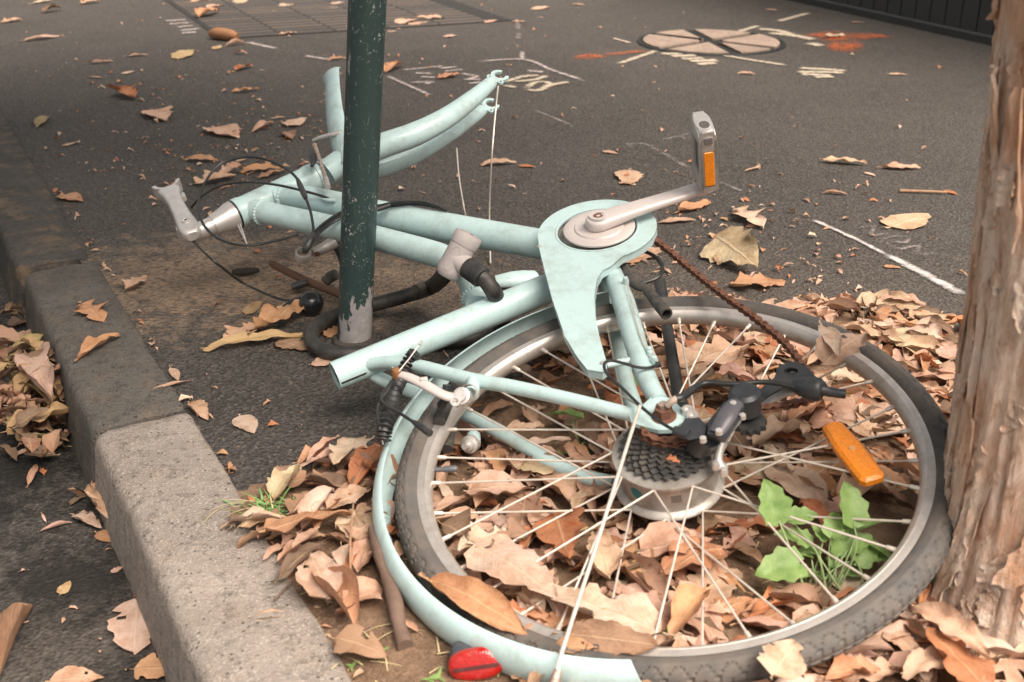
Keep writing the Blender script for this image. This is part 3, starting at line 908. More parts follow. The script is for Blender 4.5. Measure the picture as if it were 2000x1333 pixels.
# ---- frame
fr = MB()
h0, h1 = F(461, 419), F(613, 348)
fr.tube([h0, h0 + (h1 - h0) * .06, h0 + (h1 - h0) * .12, h0 + (h1 - h0) * .88, h0 + (h1 - h0) * .94, h1], [.029, .029, .027, .027, .029, .029], 28)
fr.tube(FF([(535, 390), (560, 385), (627, 395), (740, 420), (860, 443), (1052, 477), (1160, 498)]), [.023, .0245, .0255, .0262, .0262, .0255, .025], 24, smooth=3)
fr.tube(FF([(480, 408), (520, 416), (564, 426), (658, 446), (740, 467), (830, 491), (868, 504), (900, 524), (920, 553), (934, 600)]), [.0215, .0215, .0215, .0215, .0218, .0218, .0215, .021, .0205, .0205], 22, smooth=4)
frame = bike.part('frame', fr, MINT)
st0, st1 = F(654, 735), F(1160, 527)
b_ = MB(); b_.pipe([st0, st0 + (st1 - st0) * .5, st1], [.0218, .0230, .0235], .0024, 26)
bike.part('seat_tube', b_, MINT, frame)
sd = (st1 - st0) / np.linalg.norm(st1 - st0); sside = np.cross(N, sd)
camdir = ORG - st0; camdir /= np.linalg.norm(camdir)
b_ = MB(); b_.tube([st0 + sd * .004, st0 + sd * .35], .0188, 16); bike.part('bore', b_, DARKHOLE, frame)
# compression slot cut into the seat tube
qd = camdir - sd * (camdir @ sd); qd /= np.linalg.norm(qd); qq = np.cross(sd, qd)
slotdir = qd * math.cos(R(-38)) + qq * math.sin(R(-38))
if slotdir[2] > (qd * math.cos(R(38)) + qq * math.sin(R(38)))[2]: slotdir = qd * math.cos(R(38)) + qq * math.sin(R(38))
sl_t = np.cross(sd, slotdir)
b_ = MB(); b_.box(st0 + sd * .022 + slotdir * .0212, .040, .0032, .0035, sd, sl_t, slotdir, .001); bike.part('slot', b_, DARKHOLE, frame)
b_ = MB(); b_.lathe([(.0, -.034), (.0215, -.034), (.0215, .034), (.0, .034)], F(1166, 503), N, 28); bike.part('bottom_bracket', b_, MINT, frame)
# stays
def axle(off): return HUB + N * off
b_ = MB(); b_.tube([F(1186, 512, .022), F(1197, 537, .030), F(1219, 594, .042), F(1237, 657, .049), F(1262, 737, .056), F(1288, 786, .061)], [.0135, .0152, .0165, .0158, .0135, .0115], 18, smooth=4)
bike.part('chain_stay', b_, MINT, frame)
b_ = MB(); b_.tube([F(1180, 545, -.022), F(1196, 600, -.04), F(1211, 668, -.05), F(1224, 755, -.057), axle(-.062) + (F(1166, 500) - HUB) * .05], [.0135, .0145, .0145, .013, .0105], 18, smooth=4)
bike.part('chain_stay', b_, MINT, frame)
b_ = MB(); b_.tube([F(700, 717, .000), F(745, 709, .012), F(809, 714, .028), F(917, 741, .044), F(1000, 756, .051), F(1114, 781, .058), F(1240, 812, .063)], [.0098, .0100, .0100, .0098, .0098, .0094, .009], 16, smooth=4)
ss = bike.part('seat_stay', b_, MINT, frame)
b_ = MB(); b_.tube([F(706, 718, -.010), F(760, 748, -.026), F(840, 778, -.038), F(917, 813, -.046), F(998, 856, -.053), F(1120, 926, -.060), axle(-.063) + (F(700, 715) - HUB) * .05], [.0098, .0100, .0100, .0102, .0105, .0105, .010], 16, smooth=4)
ss2 = bike.part('seat_stay', b_, MINT, frame)
b_ = MB(); b_.tube([F(775, 712, .022), F(788, 742, -.024)], .008, 12); bike.part('stay_bridge', b_, MINT, frame)
# dropouts
b_ = MB()
b_.prism(FF([(1222, 800, .065), (1250, 800, .065), (1276, 776, .065), (1312, 782, .065), (1330, 800, .065), (1362, 812, .065), (1358, 824, .065), (1336, 828, .065), (1312, 843, .065), (1285, 844, .065), (1262, 838, .065), (1234, 829, .065)]), N, .006)
bike.part('dropout', b_, MINT, frame, smooth=False)
b_ = MB(); b_.prism([axle(-.064) + E1 * x + E2 * y for x, y in ((-.035, -.008), (.0, -.02), (.03, -.012), (.028, .02), (.0, .045), (-.018, .03))], N, .006); bike.part('dropout', b_, MINT, frame, smooth=False)
# small brazed fittings
for q in ((1222, 548, .058), (1268, 685, .066), (1270, 692, .066), (1278, 703, .068)):
    b_ = MB(); c = F(*q); b_.lathe([(.0, .006), (.0035, .005), (.0048, .0), (.0045, -.008)], c, N, 12); bike.part('cable_guide', b_, MINT, frame)
b_ = MB(); b_.tube([F(1185, 714, .058), F(1212, 708, .056), F(1244, 702, .052)], [.004, .005, .005], 10); bike.part('guard_bracket', b_, MINT, frame)
# cable port plate on the down tube
pc = F(641, 389, .0242); ddir = F(700, 408) - F(600, 388); ddir /= np.linalg.norm(ddir); dsid = np.cross(N, ddir)
b_ = MB(); b_.prism([pc + ddir * (.018 * math.cos(t_)) + dsid * (.007 * math.sin(t_)) for t_ in np.linspace(0, 2 * math.pi, 20, endpoint=False)], N, .003); bike.part('cable_port', b_, MINT, frame)

# weld beads where the tubes meet
def weld(c, ax, r_):
    b_ = MB(); b_.lathe([(r_ - .001, -.0032), (r_ + .0022, -.0012), (r_ + .0022, .0012), (r_ - .001, .0032)], c, ax, 72, fn=lambda th, j, q, o_: (q + (.0007 * math.cos(th * 24) if 0 < j < 3 else 0), o_ + .0006 * math.cos(th * 24)))
    bike.part('weld_bead', b_, MINT, frame)
def tdir(a, b): q = F(*b) - F(*a); return q / np.linalg.norm(q)
weld(F(557, 386), tdir((557, 386), (627, 396)), .0242)
weld(F(512, 415), tdir((500, 412), (564, 426)), .0216)
weld(F(929, 583), tdir((920, 553), (934, 600)), .0206)
# ---- headset, stem
hd = h0 - h1; hd /= np.linalg.norm(hd)
b_ = MB(); b_.lathe([(.0, -.006), (.0275, -.006), (.0282, .0), (.0272, .004), (.0276, .008), (.0250, .016), (.0190, .042), (.0186, .046), (.0, .046)], h0 + hd * .004, hd, 32)
head = bike.part('headset', b_, STEEL)
b_ = MB(); b_.lathe([(.0268, -.0045), (.0283, -.003), (.0283, .002), (.0268, .0035)], h0 + hd * .002, hd, 32); bike.part('seal_ring', b_, BLACK, head)
b_ = MB(); b_.lathe([(.0276, -.010), (.0285, -.009), (.0285, .0), (.0268, .001)], h1 - hd * .002, hd, 32); bike.part('lower_cup', b_, MINT, head)
b_ = MB(); b_.lathe([(.0270, -.0125), (.0283, -.012), (.0283, -.0100), (.0270, -.0095)], h1 - hd * .002, hd, 32); bike.part('lower_seal', b_, BLACK, head)
stp = F(369, 449)                          # pivot of the adjustable stem
sb = MB()
sb.tube([h0 + hd * .048, h0 + hd * .075, stp + hd * .012], [.0162, .0172, .0182], 24)
sb.lathe([(.0, -.022), (.017, -.022), (.0205, -.019), (.0215, .0), (.0205, .013), (.0, .013)], F(369, 453), N, 30)
stem = bike.part('stem', sb, STEEL)
arm = MB(); tip = F(332, 377, .012)
ad = tip - F(369, 447, .012); al = np.linalg.norm(ad); ad /= al; asd = np.cross(N, ad)
def arm_pt(t_, s_, o): return F(369, 447, .012) + ad * (al * t_) + asd * s_ + N * o
sec = []; prof_t = [(-.20, .010, .008), (-.17, .016, .013), (-.08, .0195, .0165), (.06, .0195, .0165), (.3, .0165, .015), (.6, .0150, .014), (.82, .0165, .0145), (.95, .0215, .0145), (1.02, .022, .0135)]
seg = 20; vs = []
for (t_, hw, hh) in prof_t:
    for k in range(seg):
        a = 2 * math.pi * k / seg; cx, sx = math.cos(a), math.sin(a)
        vs.append(arm_pt(t_, hw * math.copysign(abs(cx) ** .7, cx), hh * math.copysign(abs(sx) ** .7, sx)))
fs = [(i * seg + k, i * seg + (k + 1) % seg, (i + 1) * seg + (k + 1) % seg, (i + 1) * seg + k) for i in range(len(prof_t) - 1) for k in range(seg)]
fs += [tuple(range(seg - 1, -1, -1)), tuple((len(prof_t) - 1) * seg + k for k in range(seg))]
arm.add(vs, fs)
bike.part('stem_arm', arm, STEEL, stem)
# open half of the handlebar clamp: a half ring with two lugs
b_ = MB(); cc = arm_pt(1.02, 0, 0) + ad * .023
ring_o, ring_i = [], []
for t_ in np.linspace(R(180), R(360), 17):
    ring_o.append(cc + asd * (.0275 * math.cos(t_)) + ad * (.0265 * math.sin(t_)))
    ring_i.append(cc + asd * (.0200 * math.cos(t_)) + ad * (.0215 * math.sin(t_)))
b_.prism(ring_o + ring_i[::-1], N, .024)
bike.part('bar_clamp', b_, STEEL, stem)
for s_ in (-1, 1):
    b_ = MB(); b_.box(cc + asd * (s_ * .0240) + ad * .001, .008, .006, .022, asd, ad, N, .002); bike.part('clamp_lug', b_, STEEL, stem)
b_ = MB(); b_.lathe([(.0, .0195), (.003, .0195), (.0035, .0175), (.006, .0175), (.0068, .0190), (.0085, .0186), (.009, .015)], F(369, 447, .012), N, 26); bike.part('pivot_bolt', b_, STEEL, stem)
b_ = MB(); b_.lathe([(.0, .020), (.0026, .020), (.0026, .0196)], F(369, 447, .012), N, 8); bike.part('bolt_socket', b_, DARKHOLE, stem)
b_ = MB(); b_.tube([arm_pt(.80, -.019, -.006), arm_pt(.98, -.021, -.010)], .005, 12); bike.part('clamp_bolt', b_, STEEL, stem)

# ---- fork: crown, two raked blades with slotted ends
fk = MB()
cr = h1 - hd * .030
fk.tube([h1 - hd * .010, cr, F(668, 322), F(690, 312)], [.0255, .0262, .0265, .020], 24, smooth=3)
fk.tube([F(640, 336, .010), F(672, 315, .020), F(745, 286, .036), F(810, 263, .041), F(870, 232, .044), F(925, 192, .045), F(958, 163, .045)], [.0245, .0250, .0245, .0235, .0210, .0175, .0140], 20, smooth=4)
fk.tube([F(650, 338, -.012), F(690, 335, -.026), F(745, 326, -.036), F(810, 300, -.042), F(870, 266, -.045), F(918, 233, -.046), F(940, 217, -.046)], [.0215, .0220, .0215, .0205, .0182, .0158, .0132], 20, smooth=4)
fork = bike.part('fork', fk, MINT)
def fork_end(c, off, e):
    c = np.asarray(c); o_ = []
    out = e; FN = N + V(.0, -.75, .0); FN = FN - out * (FN @ out); FN /= np.linalg.norm(FN); sd_ = np.cross(FN, out)
    ro, ri = .0190, .0115
    cc = c + out * .020
    pts = [c - out * .014 + sd_ * .008]
    pts += [cc + out * (ro * math.cos(t_)) + sd_ * (ro * math.sin(t_)) for t_ in np.linspace(R(140), R(15), 14)]
    pts += [cc + out * (ri * math.cos(t_)) + sd_ * (ri * math.sin(t_)) for t_ in np.linspace(R(20), R(300), 18)]
    pts += [cc + out * (ro * math.cos(t_)) + sd_ * (ro * math.sin(t_)) for t_ in np.linspace(R(305), R(222), 8)]
    pts += [c - out * .014 - sd_ * .008]
    b_ = MB(); b_.prism(pts, FN, .006); o = bike.part('fork_end', b_, MINT, fork, smooth=False)
    for s_ in (1, -1):
        ec = c + sd_ * (.0135 * s_) + out * .002
        pr = [ec + out * (.0065 * math.cos(t_)) + sd_ * (.0065 * math.sin(t_)) for t_ in np.linspace(0, 2 * math.pi, 14, endpoint=False)]
        hl = [ec + out * (.0028 * math.cos(t_)) + sd_ * (.0028 * math.sin(t_)) for t_ in np.linspace(0, 2 * math.pi, 10, endpoint=False)]
        b_ = MB(); b_.prism(pr, FN, .0045, [hl]); bike.part('eyelet', b_, MINT, fork, smooth=False)
ea = F(985, 143, .045) - F(940, 178, .045); ea /= np.linalg.norm(ea)
fork_end(F(966, 157, .047), .047, ea); 
ea2 = F(962, 203, -.046) - F(918, 233, -.046); ea2 /= np.linalg.norm(ea2)
fork_end(F(948, 212, -.048), -.048, ea2)
# front brake arm left on the crown, rust streaked
b_ = MB(); b_.tube([F(612, 275, .055), F(630, 268, .062), F(655, 262, .066), F(676, 256, .066)], [.0035, .0042, .0045, .006], 10, smooth=3); bar_ = bike.part('front_brake_arm', b_, STEEL_DULL)
b_ = MB(); b_.tube([F(614, 283, .058), F(620, 300, .05), F(630, 330, .045), F(637, 352, .043)], [.0045, .0040, .0036, .0036], 10, smooth=3); bike.part('brake_rod', b_, RUSTY, bar_)
b_ = MB(); b_.tube([F(636, 350, .043), F(640, 366, .042)], .0055, 12); bike.part('rod_end', b_, STEEL_DULL, bar_)
b_ = MB(); b_.tube([F(608, 296, .05), F(611, 306, .048), F(612, 316, .046), F(609, 325, .044)], [.003, .0062, .006, .003], 10, smooth=3); bike.part('rubber_boot', b_, BLACK, bar_)
# broken-off front mudguard: curved strip with a rolled cross section
def strip(pts, wid, depth, nrm_ref, seg=9, thick=.0012, k=5):
    """curved shell strip: pts centre line, wid half-width list, depth of the crown, nrm_ref the outward side"""
    P, Wd = catmull([np.asarray(q, float) for q in pts], wid, k)
    n = len(P); vs = []
    for side in (0, 1):
        for i in range(n):
            t_ = P[min(i + 1, n - 1)] - P[max(i - 1, 0)]; t_ /= np.linalg.norm(t_)
            nr = np.asarray(nrm_ref[i * (len(nrm_ref) - 1) // max(1, n - 1)], float); nr = nr - t_ * (nr @ t_); nr /= np.linalg.norm(nr)
            s_ = np.cross(t_, nr)
            for j in range(seg):
                a = (j / (seg - 1) - .5) * 2
                vs.append(P[i] + s_ * (Wd[i] * math.sin(a * 1.35) / math.sin(1.35)) + nr * (depth * (math.cos(a * 1.35) - 1) - side * thick))
    fs = []; M = n * seg
    for i in range(n - 1):
        for j in range(seg - 1):
            q = (i * seg + j, i * seg + j + 1, (i + 1) * seg + j + 1, (i + 1) * seg + j)
            fs.append(q); fs.append(tuple(M + x for x in q[::-1]))
    rim_ = [i * seg for i in range(n)] + [(n - 1) * seg + j for j in range(1, seg)] + [i * seg + seg - 1 for i in range(n - 2, -1, -1)] + [j for j in range(seg - 2, 0, -1)]
    for i in range(len(rim_)):
        a_, c_ = rim_[i], rim_[(i + 1) % len(rim_)]
        fs.append((a_, c_, M + c_, M + a_))
    return MB().add(vs, fs)
outv = [V(-.8, -.6, .15)] * 2
b_ = strip([F(668, 318, .03), F(656, 285, .05), F(644, 235, .075), F(639, 185, .095), F(638, 140, .11)], [.022, .027, .029, .028, .027], .018, [V(-.55, -.8, .1), V(-.35, -.9, .2)])
bike.part('front_mudguard', b_, MINT, label='snapped mint front mudguard stub standing up at the fork crown')

# ---- rear wheel
wheel_e = bpy.data.objects.new('rear_wheel', None); COL.objects.link(wheel_e); wheel_e.parent = bike.e; wheel_e.empty_display_size = .05
b_ = MB()
b_.lathe([(.3175, .0122), (.3085, .0128), (.3070, .0124), (.3060, .0128), (.3015, .0100), (.2985, .0045), (.2980, 0), (.2985, -.0045), (.3015, -.0100), (.3060, -.0128), (.3085, -.0128), (.3175, -.0122), (.3165, -.0095), (.3120, -.006), (.3120, .006), (.3165, .0095)], HUB, N, 160, closed_prof=True)
bike.part('rim', b_, m_steel('rim_alloy', (.66, .61, .57), .40, dirt=.42, metal=.7), wheel_e)
tc, tr_ = .3285, .0178
tprof = []
for a in np.linspace(R(-148), R(148), 53):
    tprof.append((tc + tr_ * math.cos(a), tr_ * 1.02 * math.sin(a)))
tang = np.linspace(-148, 148, 53)
def tread(th, j, r_, o):
    a = abs(tang[j]); d = 0.0
    ph = (th * 180 / math.pi) / 4.5 + (.5 if tang[j] > 0 else 0)
    if 28 < a < 78:
        u = (a - 28) / 50
        arc = abs(((ph % 1) - .5) * 2)
        g = 1 - abs(arc - (1 - u) ** .5 * .92) / .10
        if g > 0: d = -.0024 * min(1, g * 1.6)
    elif a <= 8: d = -.0016
    elif 8 < a <= 28: d = .0 if (ph * 2 % 1) > .14 else -.0016
    elif 84 < a < 92: d = .0006
    return tc + (r_ - tc) * (1 + d / tr_), o * (1 + d / tr_)
TYRE = NT('tyre_rubber'); v_ = TYRE.coord(); fa = TYRE.noise(v_, 30, 6, .7); fb = TYRE.noise(v_, 8, 4, .6)
TYRE.col(TYRE.mix(TYRE.ramp(fa, [(.38, 0.0), (.72, .75)]), TYRE.ramp(fb, [(.3, (.062, .061, .062)), (.7, (.10, .095, .09))]), (.17, .135, .11)))
TYRE.set(rough=.78, spec=.35); TYRE.bump(TYRE.noise(v_, 300, 3, .7), .3, .0008)
b_ = MB(); b_.lathe(tprof, HUB, N, 720, fn=tread); bike.part('tyre', b_, TYRE.m, wheel_e, sharp=25)
# hub motor with two spoke flanges
HO = (.0085, -.040)
b_ = MB()
b_.lathe([(.0, .0135), (.046, .0135), (.060, .0125), (.0685, .0110), (.0690, .0085), (.0680, .0060), (.0625, .0045), (.0615, -.0340), (.0680, -.0365), (.0700, -.0400), (.0690, -.0425), (.058, -.0455), (.045, -.056), (.018, -.060), (.0, -.060)], HUB, N, 72)
hub = bike.part('hub_motor', b_, m_steel('hub_alloy', (.50, .465, .43), .44, dirt=.7, metal=.5), wheel_e)
def on_drum(px, py, rr=.0618):
    d = ray(px, py); d = d / np.linalg.norm(d)
    o = ORG - HUB; oo = o - N * (o @ N); dd = d - N * (d @ N)
    A, B, C = dd @ dd, 2 * oo @ dd, oo @ oo - rr * rr
    disc = B * B - 4 * A * C
    t_ = (-B - math.sqrt(max(0, disc))) / (2 * A)
    return ORG + d * t_
def drum_plate(px, py, w, h, mat, name, round_=True):
    c = on_drum(px, py); r_ = c - HUB; o = r_ @ N; r_ = r_ - N * o; a0 = math.atan2(r_ @ E2, r_ @ E1)
    b_ = MB(); vs = []; n_ = 16
    vs.append(FL(.0626 * math.cos(a0), .0626 * math.sin(a0), o))
    for k in range(n_):
        t_ = 2 * math.pi * k / n_ + math.pi / 4; cx, sx = math.cos(t_), math.sin(t_)
        if not round_:
            m_ = max(abs(cx), abs(sx)); cx /= m_; sx /= m_
        a = a0 + cx * w / .0626
        vs.append(FL(.0622 * math.cos(a), .0622 * math.sin(a), o + sx * h))
    b_.add(vs, [(0, 1 + k, 1 + (k + 1) % n_) for k in range(n_)]); bike.part(name, b_, mat, wheel_e, smooth=False)
drum_plate(1243, 963, .009, .0085, TEAL, 'sticker')
drum_plate(1321, 975, .0065, .006, m_plain('dark_square_decal', (.16, .14, .125), .6), 'decal', False)
# sprocket stack
spr = [(.0575, .0185), (.0535, .0235), (.0495, .0285), (.0455, .0335), (.0415, .0385), (.0375, .0435), (.033, .0485), (.0285, .053)]
for i, (r_, o) in enumerate(spr):
    nt = int(round(2 * math.pi * r_ / .0127)); pts = []
    ph0 = random.random() * 6.28
    for k in range(nt * 6):
        a = 2 * math.pi * k / (nt * 6) + ph0; q = (k % 6) / 6
        pts.append(FL((r_ + (.0028 * math.cos(2 * math.pi * q))) * math.cos(a), (r_ + .0028 * math.cos(2 * math.pi * q)) * math.sin(a), o))
    hole = [FL(r_ * .55 * math.cos(t_), r_ * .55 * math.sin(t_), o) for t_ in np.linspace(0, 2 * math.pi, 24, endpoint=False)]
    b_ = MB(); b_.prism(pts, N, .0022, [hole]); bike.part('sprocket', b_, SPROCKET if i < 6 else RUST, wheel_e, smooth=False)
b_ = MB(); b_.lathe([(.034, .0135), (.034, .045), (.021, .054), (.012, .058), (.0, .058)], HUB, N, 30); bike.part('freewheel_body', b_, SPROCKET, wheel_e)
# axle, nuts
b_ = MB(); b_.tube([axle(-.085), axle(.088)], .0058, 14); bike.part('axle', b_, RUSTY, wheel_e)
def hexnut(c, r_, h, ax, ph=0.2):
    e1 = E1; e2 = E2
    pts = [np.asarray(c) + e1 * (r_ * math.cos(t_ + ph)) + e2 * (r_ * math.sin(t_ + ph)) for t_ in np.linspace(0, 2 * math.pi, 6, endpoint=False)]
    return MB().prism(pts, ax, h)
AXN = axle(.0)
b_ = MB(); b_.lathe([(.0, .0665), (.0150, .0665), (.0155, .0685), (.0140, .0705), (.0, .0705)], HUB, N, 26); bike.part('washer', b_, RUST, wheel_e)
bike.part('axle_nut', hexnut(axle(.0765), .0112, .0115, N), RUST, wheel_e, smooth=False)
bike.part('axle_nut', hexnut(axle(-.0745), .0112, .0115, N), RUST, wheel_e, smooth=False)
# 36 crossed spokes with nipples
ph_px = UV(F(850, 945, 0.0)); phase = math.atan2(ph_px[1], ph_px[0])
for i in range(36):
    a = phase + 2 * math.pi * i / 36; top = (i % 2 == 0); lead = R(32) * (1 if (i // 2) % 2 == 0 else -1)
    o = HO[0] if top else HO[1]
    hp = FL(.0655 * math.cos(a + lead), .0655 * math.sin(a + lead), o)
    rp = FL(.3005 * math.cos(a), .3005 * math.sin(a), .0015 if top else -.0015)
    d = (hp - rp) / np.linalg.norm(hp - rp)
    b_ = MB(); b_.tube([rp, hp], .0014, 7); b_.tube([rp - d * .001, rp + d * .012, rp + d * .0135], [.0030, .0028, .0017], 8)
    bike.part('spoke', b_, SPOKE, wheel_e)
# valve
va = UV(F(848, 918, 0)); va /= np.linalg.norm(va)
b_ = MB(); b_.tube([FL(*(va * .299), 0), FL(*(va * .285), 0)], .0032, 10); b_.tube([FL(*(va * .288), 0), FL(*(va * .284), 0), FL(*(va * .270), 0), FL(*(va * .268), 0)], [.003, .0045, .0043, .003], 12)
bike.part('valve', b_, m_plastic('grey_valve', (.10, .105, .12), .4), wheel_e)
# amber spoke reflector with faceted back
ra0, ra1 = F(1628, 838, .012), F(1700, 932, .010)
rx = ra1 - ra0; rl = np.linalg.norm(rx) + .018; rx /= np.linalg.norm(rx); rz = N - rx * (N @ rx); rz /= np.linalg.norm(rz); ry = np.cross(rz, rx)
rc = (ra0 + ra1) / 2
def rpt(u, w, h): return rc + rx * u + ry * w + rz * h
L2 = rl / 2; outl = [(-L2, -.006), (-L2 + .005, -.0130), (-.012, -.0165), (.012, -.0165), (L2 - .006, -.0155), (L2, -.011), (L2, .011), (L2 - .006, .0155), (.012, .0165), (-.012, .0165), (-L2 + .005, .0130), (-L2, .006)]
b_ = MB(); n_ = len(outl)
b_.add([rpt(u, w, -.004) for u, w in outl] + [rpt(u, w, .003) for u, w in outl] + [rpt(u * .93, w * .75, .0065) for u, w in outl], [tuple(range(n_ - 1, -1, -1)), tuple(2 * n_ + k for k in range(n_))] + [(k, (k + 1) % n_, n_ + (k + 1) % n_, n_ + k) for k in range(n_)] + [(n_ + k, n_ + (k + 1) % n_, 2 * n_ + (k + 1) % n_, 2 * n_ + k) for k in range(n_)])
bike.part('spoke_reflector', b_, AMBER, wheel_e, smooth=False, label='amber reflector clipped between the spokes')
b_ = MB(); b_.lathe([(.0, .0085), (.0035, .0082), (.0045, .0065)], rc, rz, 12); bike.part('reflector_clip', b_, m_plastic('pale_amber', (.75, .36, .12), .35), wheel_e)

# ---- rear mudguard: rolled shell concentric with the wheel
ang = lambda px, py, off=.0: math.atan2(*UV(F(px, py, off))[::-1])
aE = ang(1272, 1300, .0)                    # rear end
aS = ang(1180, 560, .0)                     # front end, behind the chain guard
a_list = []
a0 = aE; a1 = aS
if a1 > a0: a1 -= 2 * math.pi
NSEG = 120; prof = []
for j in range(13):
    q = (j / 12 - .5) * 2
    prof.append((.3710 - .0155 * (1 - math.cos(q * 1.30)) / (1 - math.cos(1.30)), .0275 * math.sin(q * 1.3) / math.sin(1.3)))
vs = []; fs = []
def fend_r(t_): return 0.0 + .004 * math.sin(t_ * 5)
for side in (0, 1):
    for i in range(NSEG + 1):
        t_ = i / NSEG; a = a0 + (a1 - a0) * t_
        for j, (r_, o) in enumerate(prof):
            q = (j / 12 - .5) * 2
            shear = .018 * (1 - t_) ** 3 * (1 if i < 18 else 1)
            aa = a - (q * .045 * max(0, 1 - i / 9))          # slanted rear end
            rr = r_ + fend_r(t_) - side * .0014 - .007 * max(0, 1 - t_ / .35)
            vs.append(FL(rr * math.cos(aa), rr * math.sin(aa), o + .001 + .017 * max(0, 1 - t_ / .4) ** 1.3))
P = 13; M = (NSEG + 1) * P
for i in range(NSEG):
    for j in range(P - 1):
        q = (i * P + j, i * P + j + 1, (i + 1) * P + j + 1, (i + 1) * P + j); fs.append(q); fs.append(tuple(M + x for x in q[::-1]))
rim_ = [i * P for i in range(NSEG + 1)] + [NSEG * P + j for j in range(1, P)] + [i * P + P - 1 for i in range(NSEG - 1, -1, -1)] + [j for j in range(P - 2, 0, -1)]
for i in range(len(rim_)):
    a_, c_ = rim_[i], rim_[(i + 1) % len(rim_)]; fs.append((a_, c_, M + c_, M + a_))
b_ = MB(); b_.add(vs, fs); guard = bike.part('rear_mudguard', b_, MINT)
# stay rod and its clamp
b_ = MB(); b_.tube([F(1250, 793, .086), F(1222, 880, .080), F(1165, 1065, .060), F(1098, 1272, .052), F(1087, 1318, .048)], .0023, 10, smooth=3); bike.part('stay_rod', b_, SPOKE, guard)
b_ = MB(); b_.tube([F(1090, 1308, .050), F(1084, 1330, .044), F(1082, 1345, .03)], [.004, .006, .006], 10); bike.part('stay_clamp', b_, RUSTY, guard)
# red tail reflector on a black foot
tl = F(930, 1297, .012); tx = F(990, 1288, .012) - F(875, 1305, .012); tx /= np.linalg.norm(tx)
vdir = ORG - tl; vdir /= np.linalg.norm(vdir)
tn = V(-.30, -.80, .50); tn = tn - tx * (tn @ tx); tn /= np.linalg.norm(tn); ty = np.cross(tn, tx)
def ell(a_, b2_, h, n_=28): return [tl + tx * (a_ * math.copysign(abs(math.cos(t_)) ** .8, math.cos(t_))) + ty * (b2_ * math.copysign(abs(math.sin(t_)) ** .8, math.sin(t_))) + tn * h for t_ in np.linspace(0, 2 * math.pi, n_, endpoint=False)]
def loft(loops, cap=True):
    m_ = len(loops[0]); vs = [q for l_ in loops for q in l_]
    fs = [(i * m_ + k, i * m_ + (k + 1) % m_, (i + 1) * m_ + (k + 1) % m_, (i + 1) * m_ + k) for i in range(len(loops) - 1) for k in range(m_)]
    if cap: fs += [tuple(range(m_ - 1, -1, -1)), tuple((len(loops) - 1) * m_ + k for k in range(m_))]
    return MB().add(vs, fs)
tail = bike.part('tail_reflector', loft([ell(.0285, .0160, -.006), ell(.0300, .0172, -.002), ell(.0295, .0168, .003), ell(.0260, .0140, .0065), ell(.018, .009, .0075)]), RED, label='red oval tail reflector on the rear mudguard')
b_ = MB(); b_.box(tl + tn * .0076 - ty * .003, .048, .0036, .0030, tx, ty, tn); bike.part('reflector_rib', b_, m_plastic('dark_red', (.06, .004, .004), .3, .1), tail)
bc = F(918, 1262, .02)
bike.part('reflector_foot', loft([ell(.029, .0168, -.0062), [q + (bc - tl) * .55 - tn * .012 for q in ell(.026, .015, 0)], [q + (bc - tl) * 1.1 - tn * .022 for q in ell(.016, .010, 0)]]), m_plastic('slate_plastic', (.05, .06, .07), .5), tail)

# ---- chain guard: plate with a round window and a tail
GO = .058; gc = F(1166, 450, GO)
rgo, rgi = .0935, .0625
def gpt(a, r_): return gc + E1 * (r_ * math.cos(a)) + E2 * (r_ * math.sin(a))
tailpx = [(1184, 706), (1172, 664), (1163, 620), (1161, 580), (1166, 548), (1176, 531), (1194, 521)]
tpts = [F(x, y, GO) for x, y in tailpx]
def gang(p): q = p - gc; return math.atan2(q @ E2, q @ E1)
s_a = gang(F(1222, 508, GO)); e_a = gang(F(1051, 470, GO))
if e_a < s_a: e_a += 2 * math.pi
arc = [gpt(a, rgo) for a in np.linspace(s_a, e_a, 54)]
left = [F(x, y, GO) for x, y in ((1054, 490), (1064, 530), (1080, 590), (1104, 660), (1128, 700), (1147, 724), (1176, 729), (1186, 722))]
outline = tpts + arc + left
hole = [gpt(a, rgi) for a in np.linspace(0, 2 * math.pi, 48, endpoint=False)]
gb = MB(); gb.prism(outline, N, .0035, [hole])
cg = bike.part('chain_guard', gb, MINT, smooth=False)
# turned-down lip all round the guard and its window
b_ = MB()
OL, _ = catmull(outline, [0] * len(outline), 2, True)
OL = outline
nO = len(OL)
vs = [q + N * .0010 for q in OL] + [q - N * .0115 for q in OL]
cgc = sum(OL) / nO
vs += [q + (cgc - q) / np.linalg.norm(cgc - q) * .0018 - N * .0115 for q in OL]
fs = [(k, (k + 1) % nO, nO + (k + 1) % nO, nO + k) for k in range(nO)] + [(nO + k, nO + (k + 1) % nO, 2 * nO + (k + 1) % nO, 2 * nO + k) for k in range(nO)]
b_.add(vs, fs); bike.part('guard_lip', b_, MINT, cg)
b_ = MB(); b_.lathe([(rgi, .0022), (rgi + .002, .003), (rgi + .004, .0022)], gc, N, 48); bike.part('window_rim', b_, MINT, cg)
for (x, y) in ((1054, 484), (1177, 712)):
    b_ = MB(); b_.lathe([(.0, .004), (.0032, .0036), (.004, .002)], F(x, y, GO), N, 10); bike.part('guard_screw', b_, STEEL, cg)
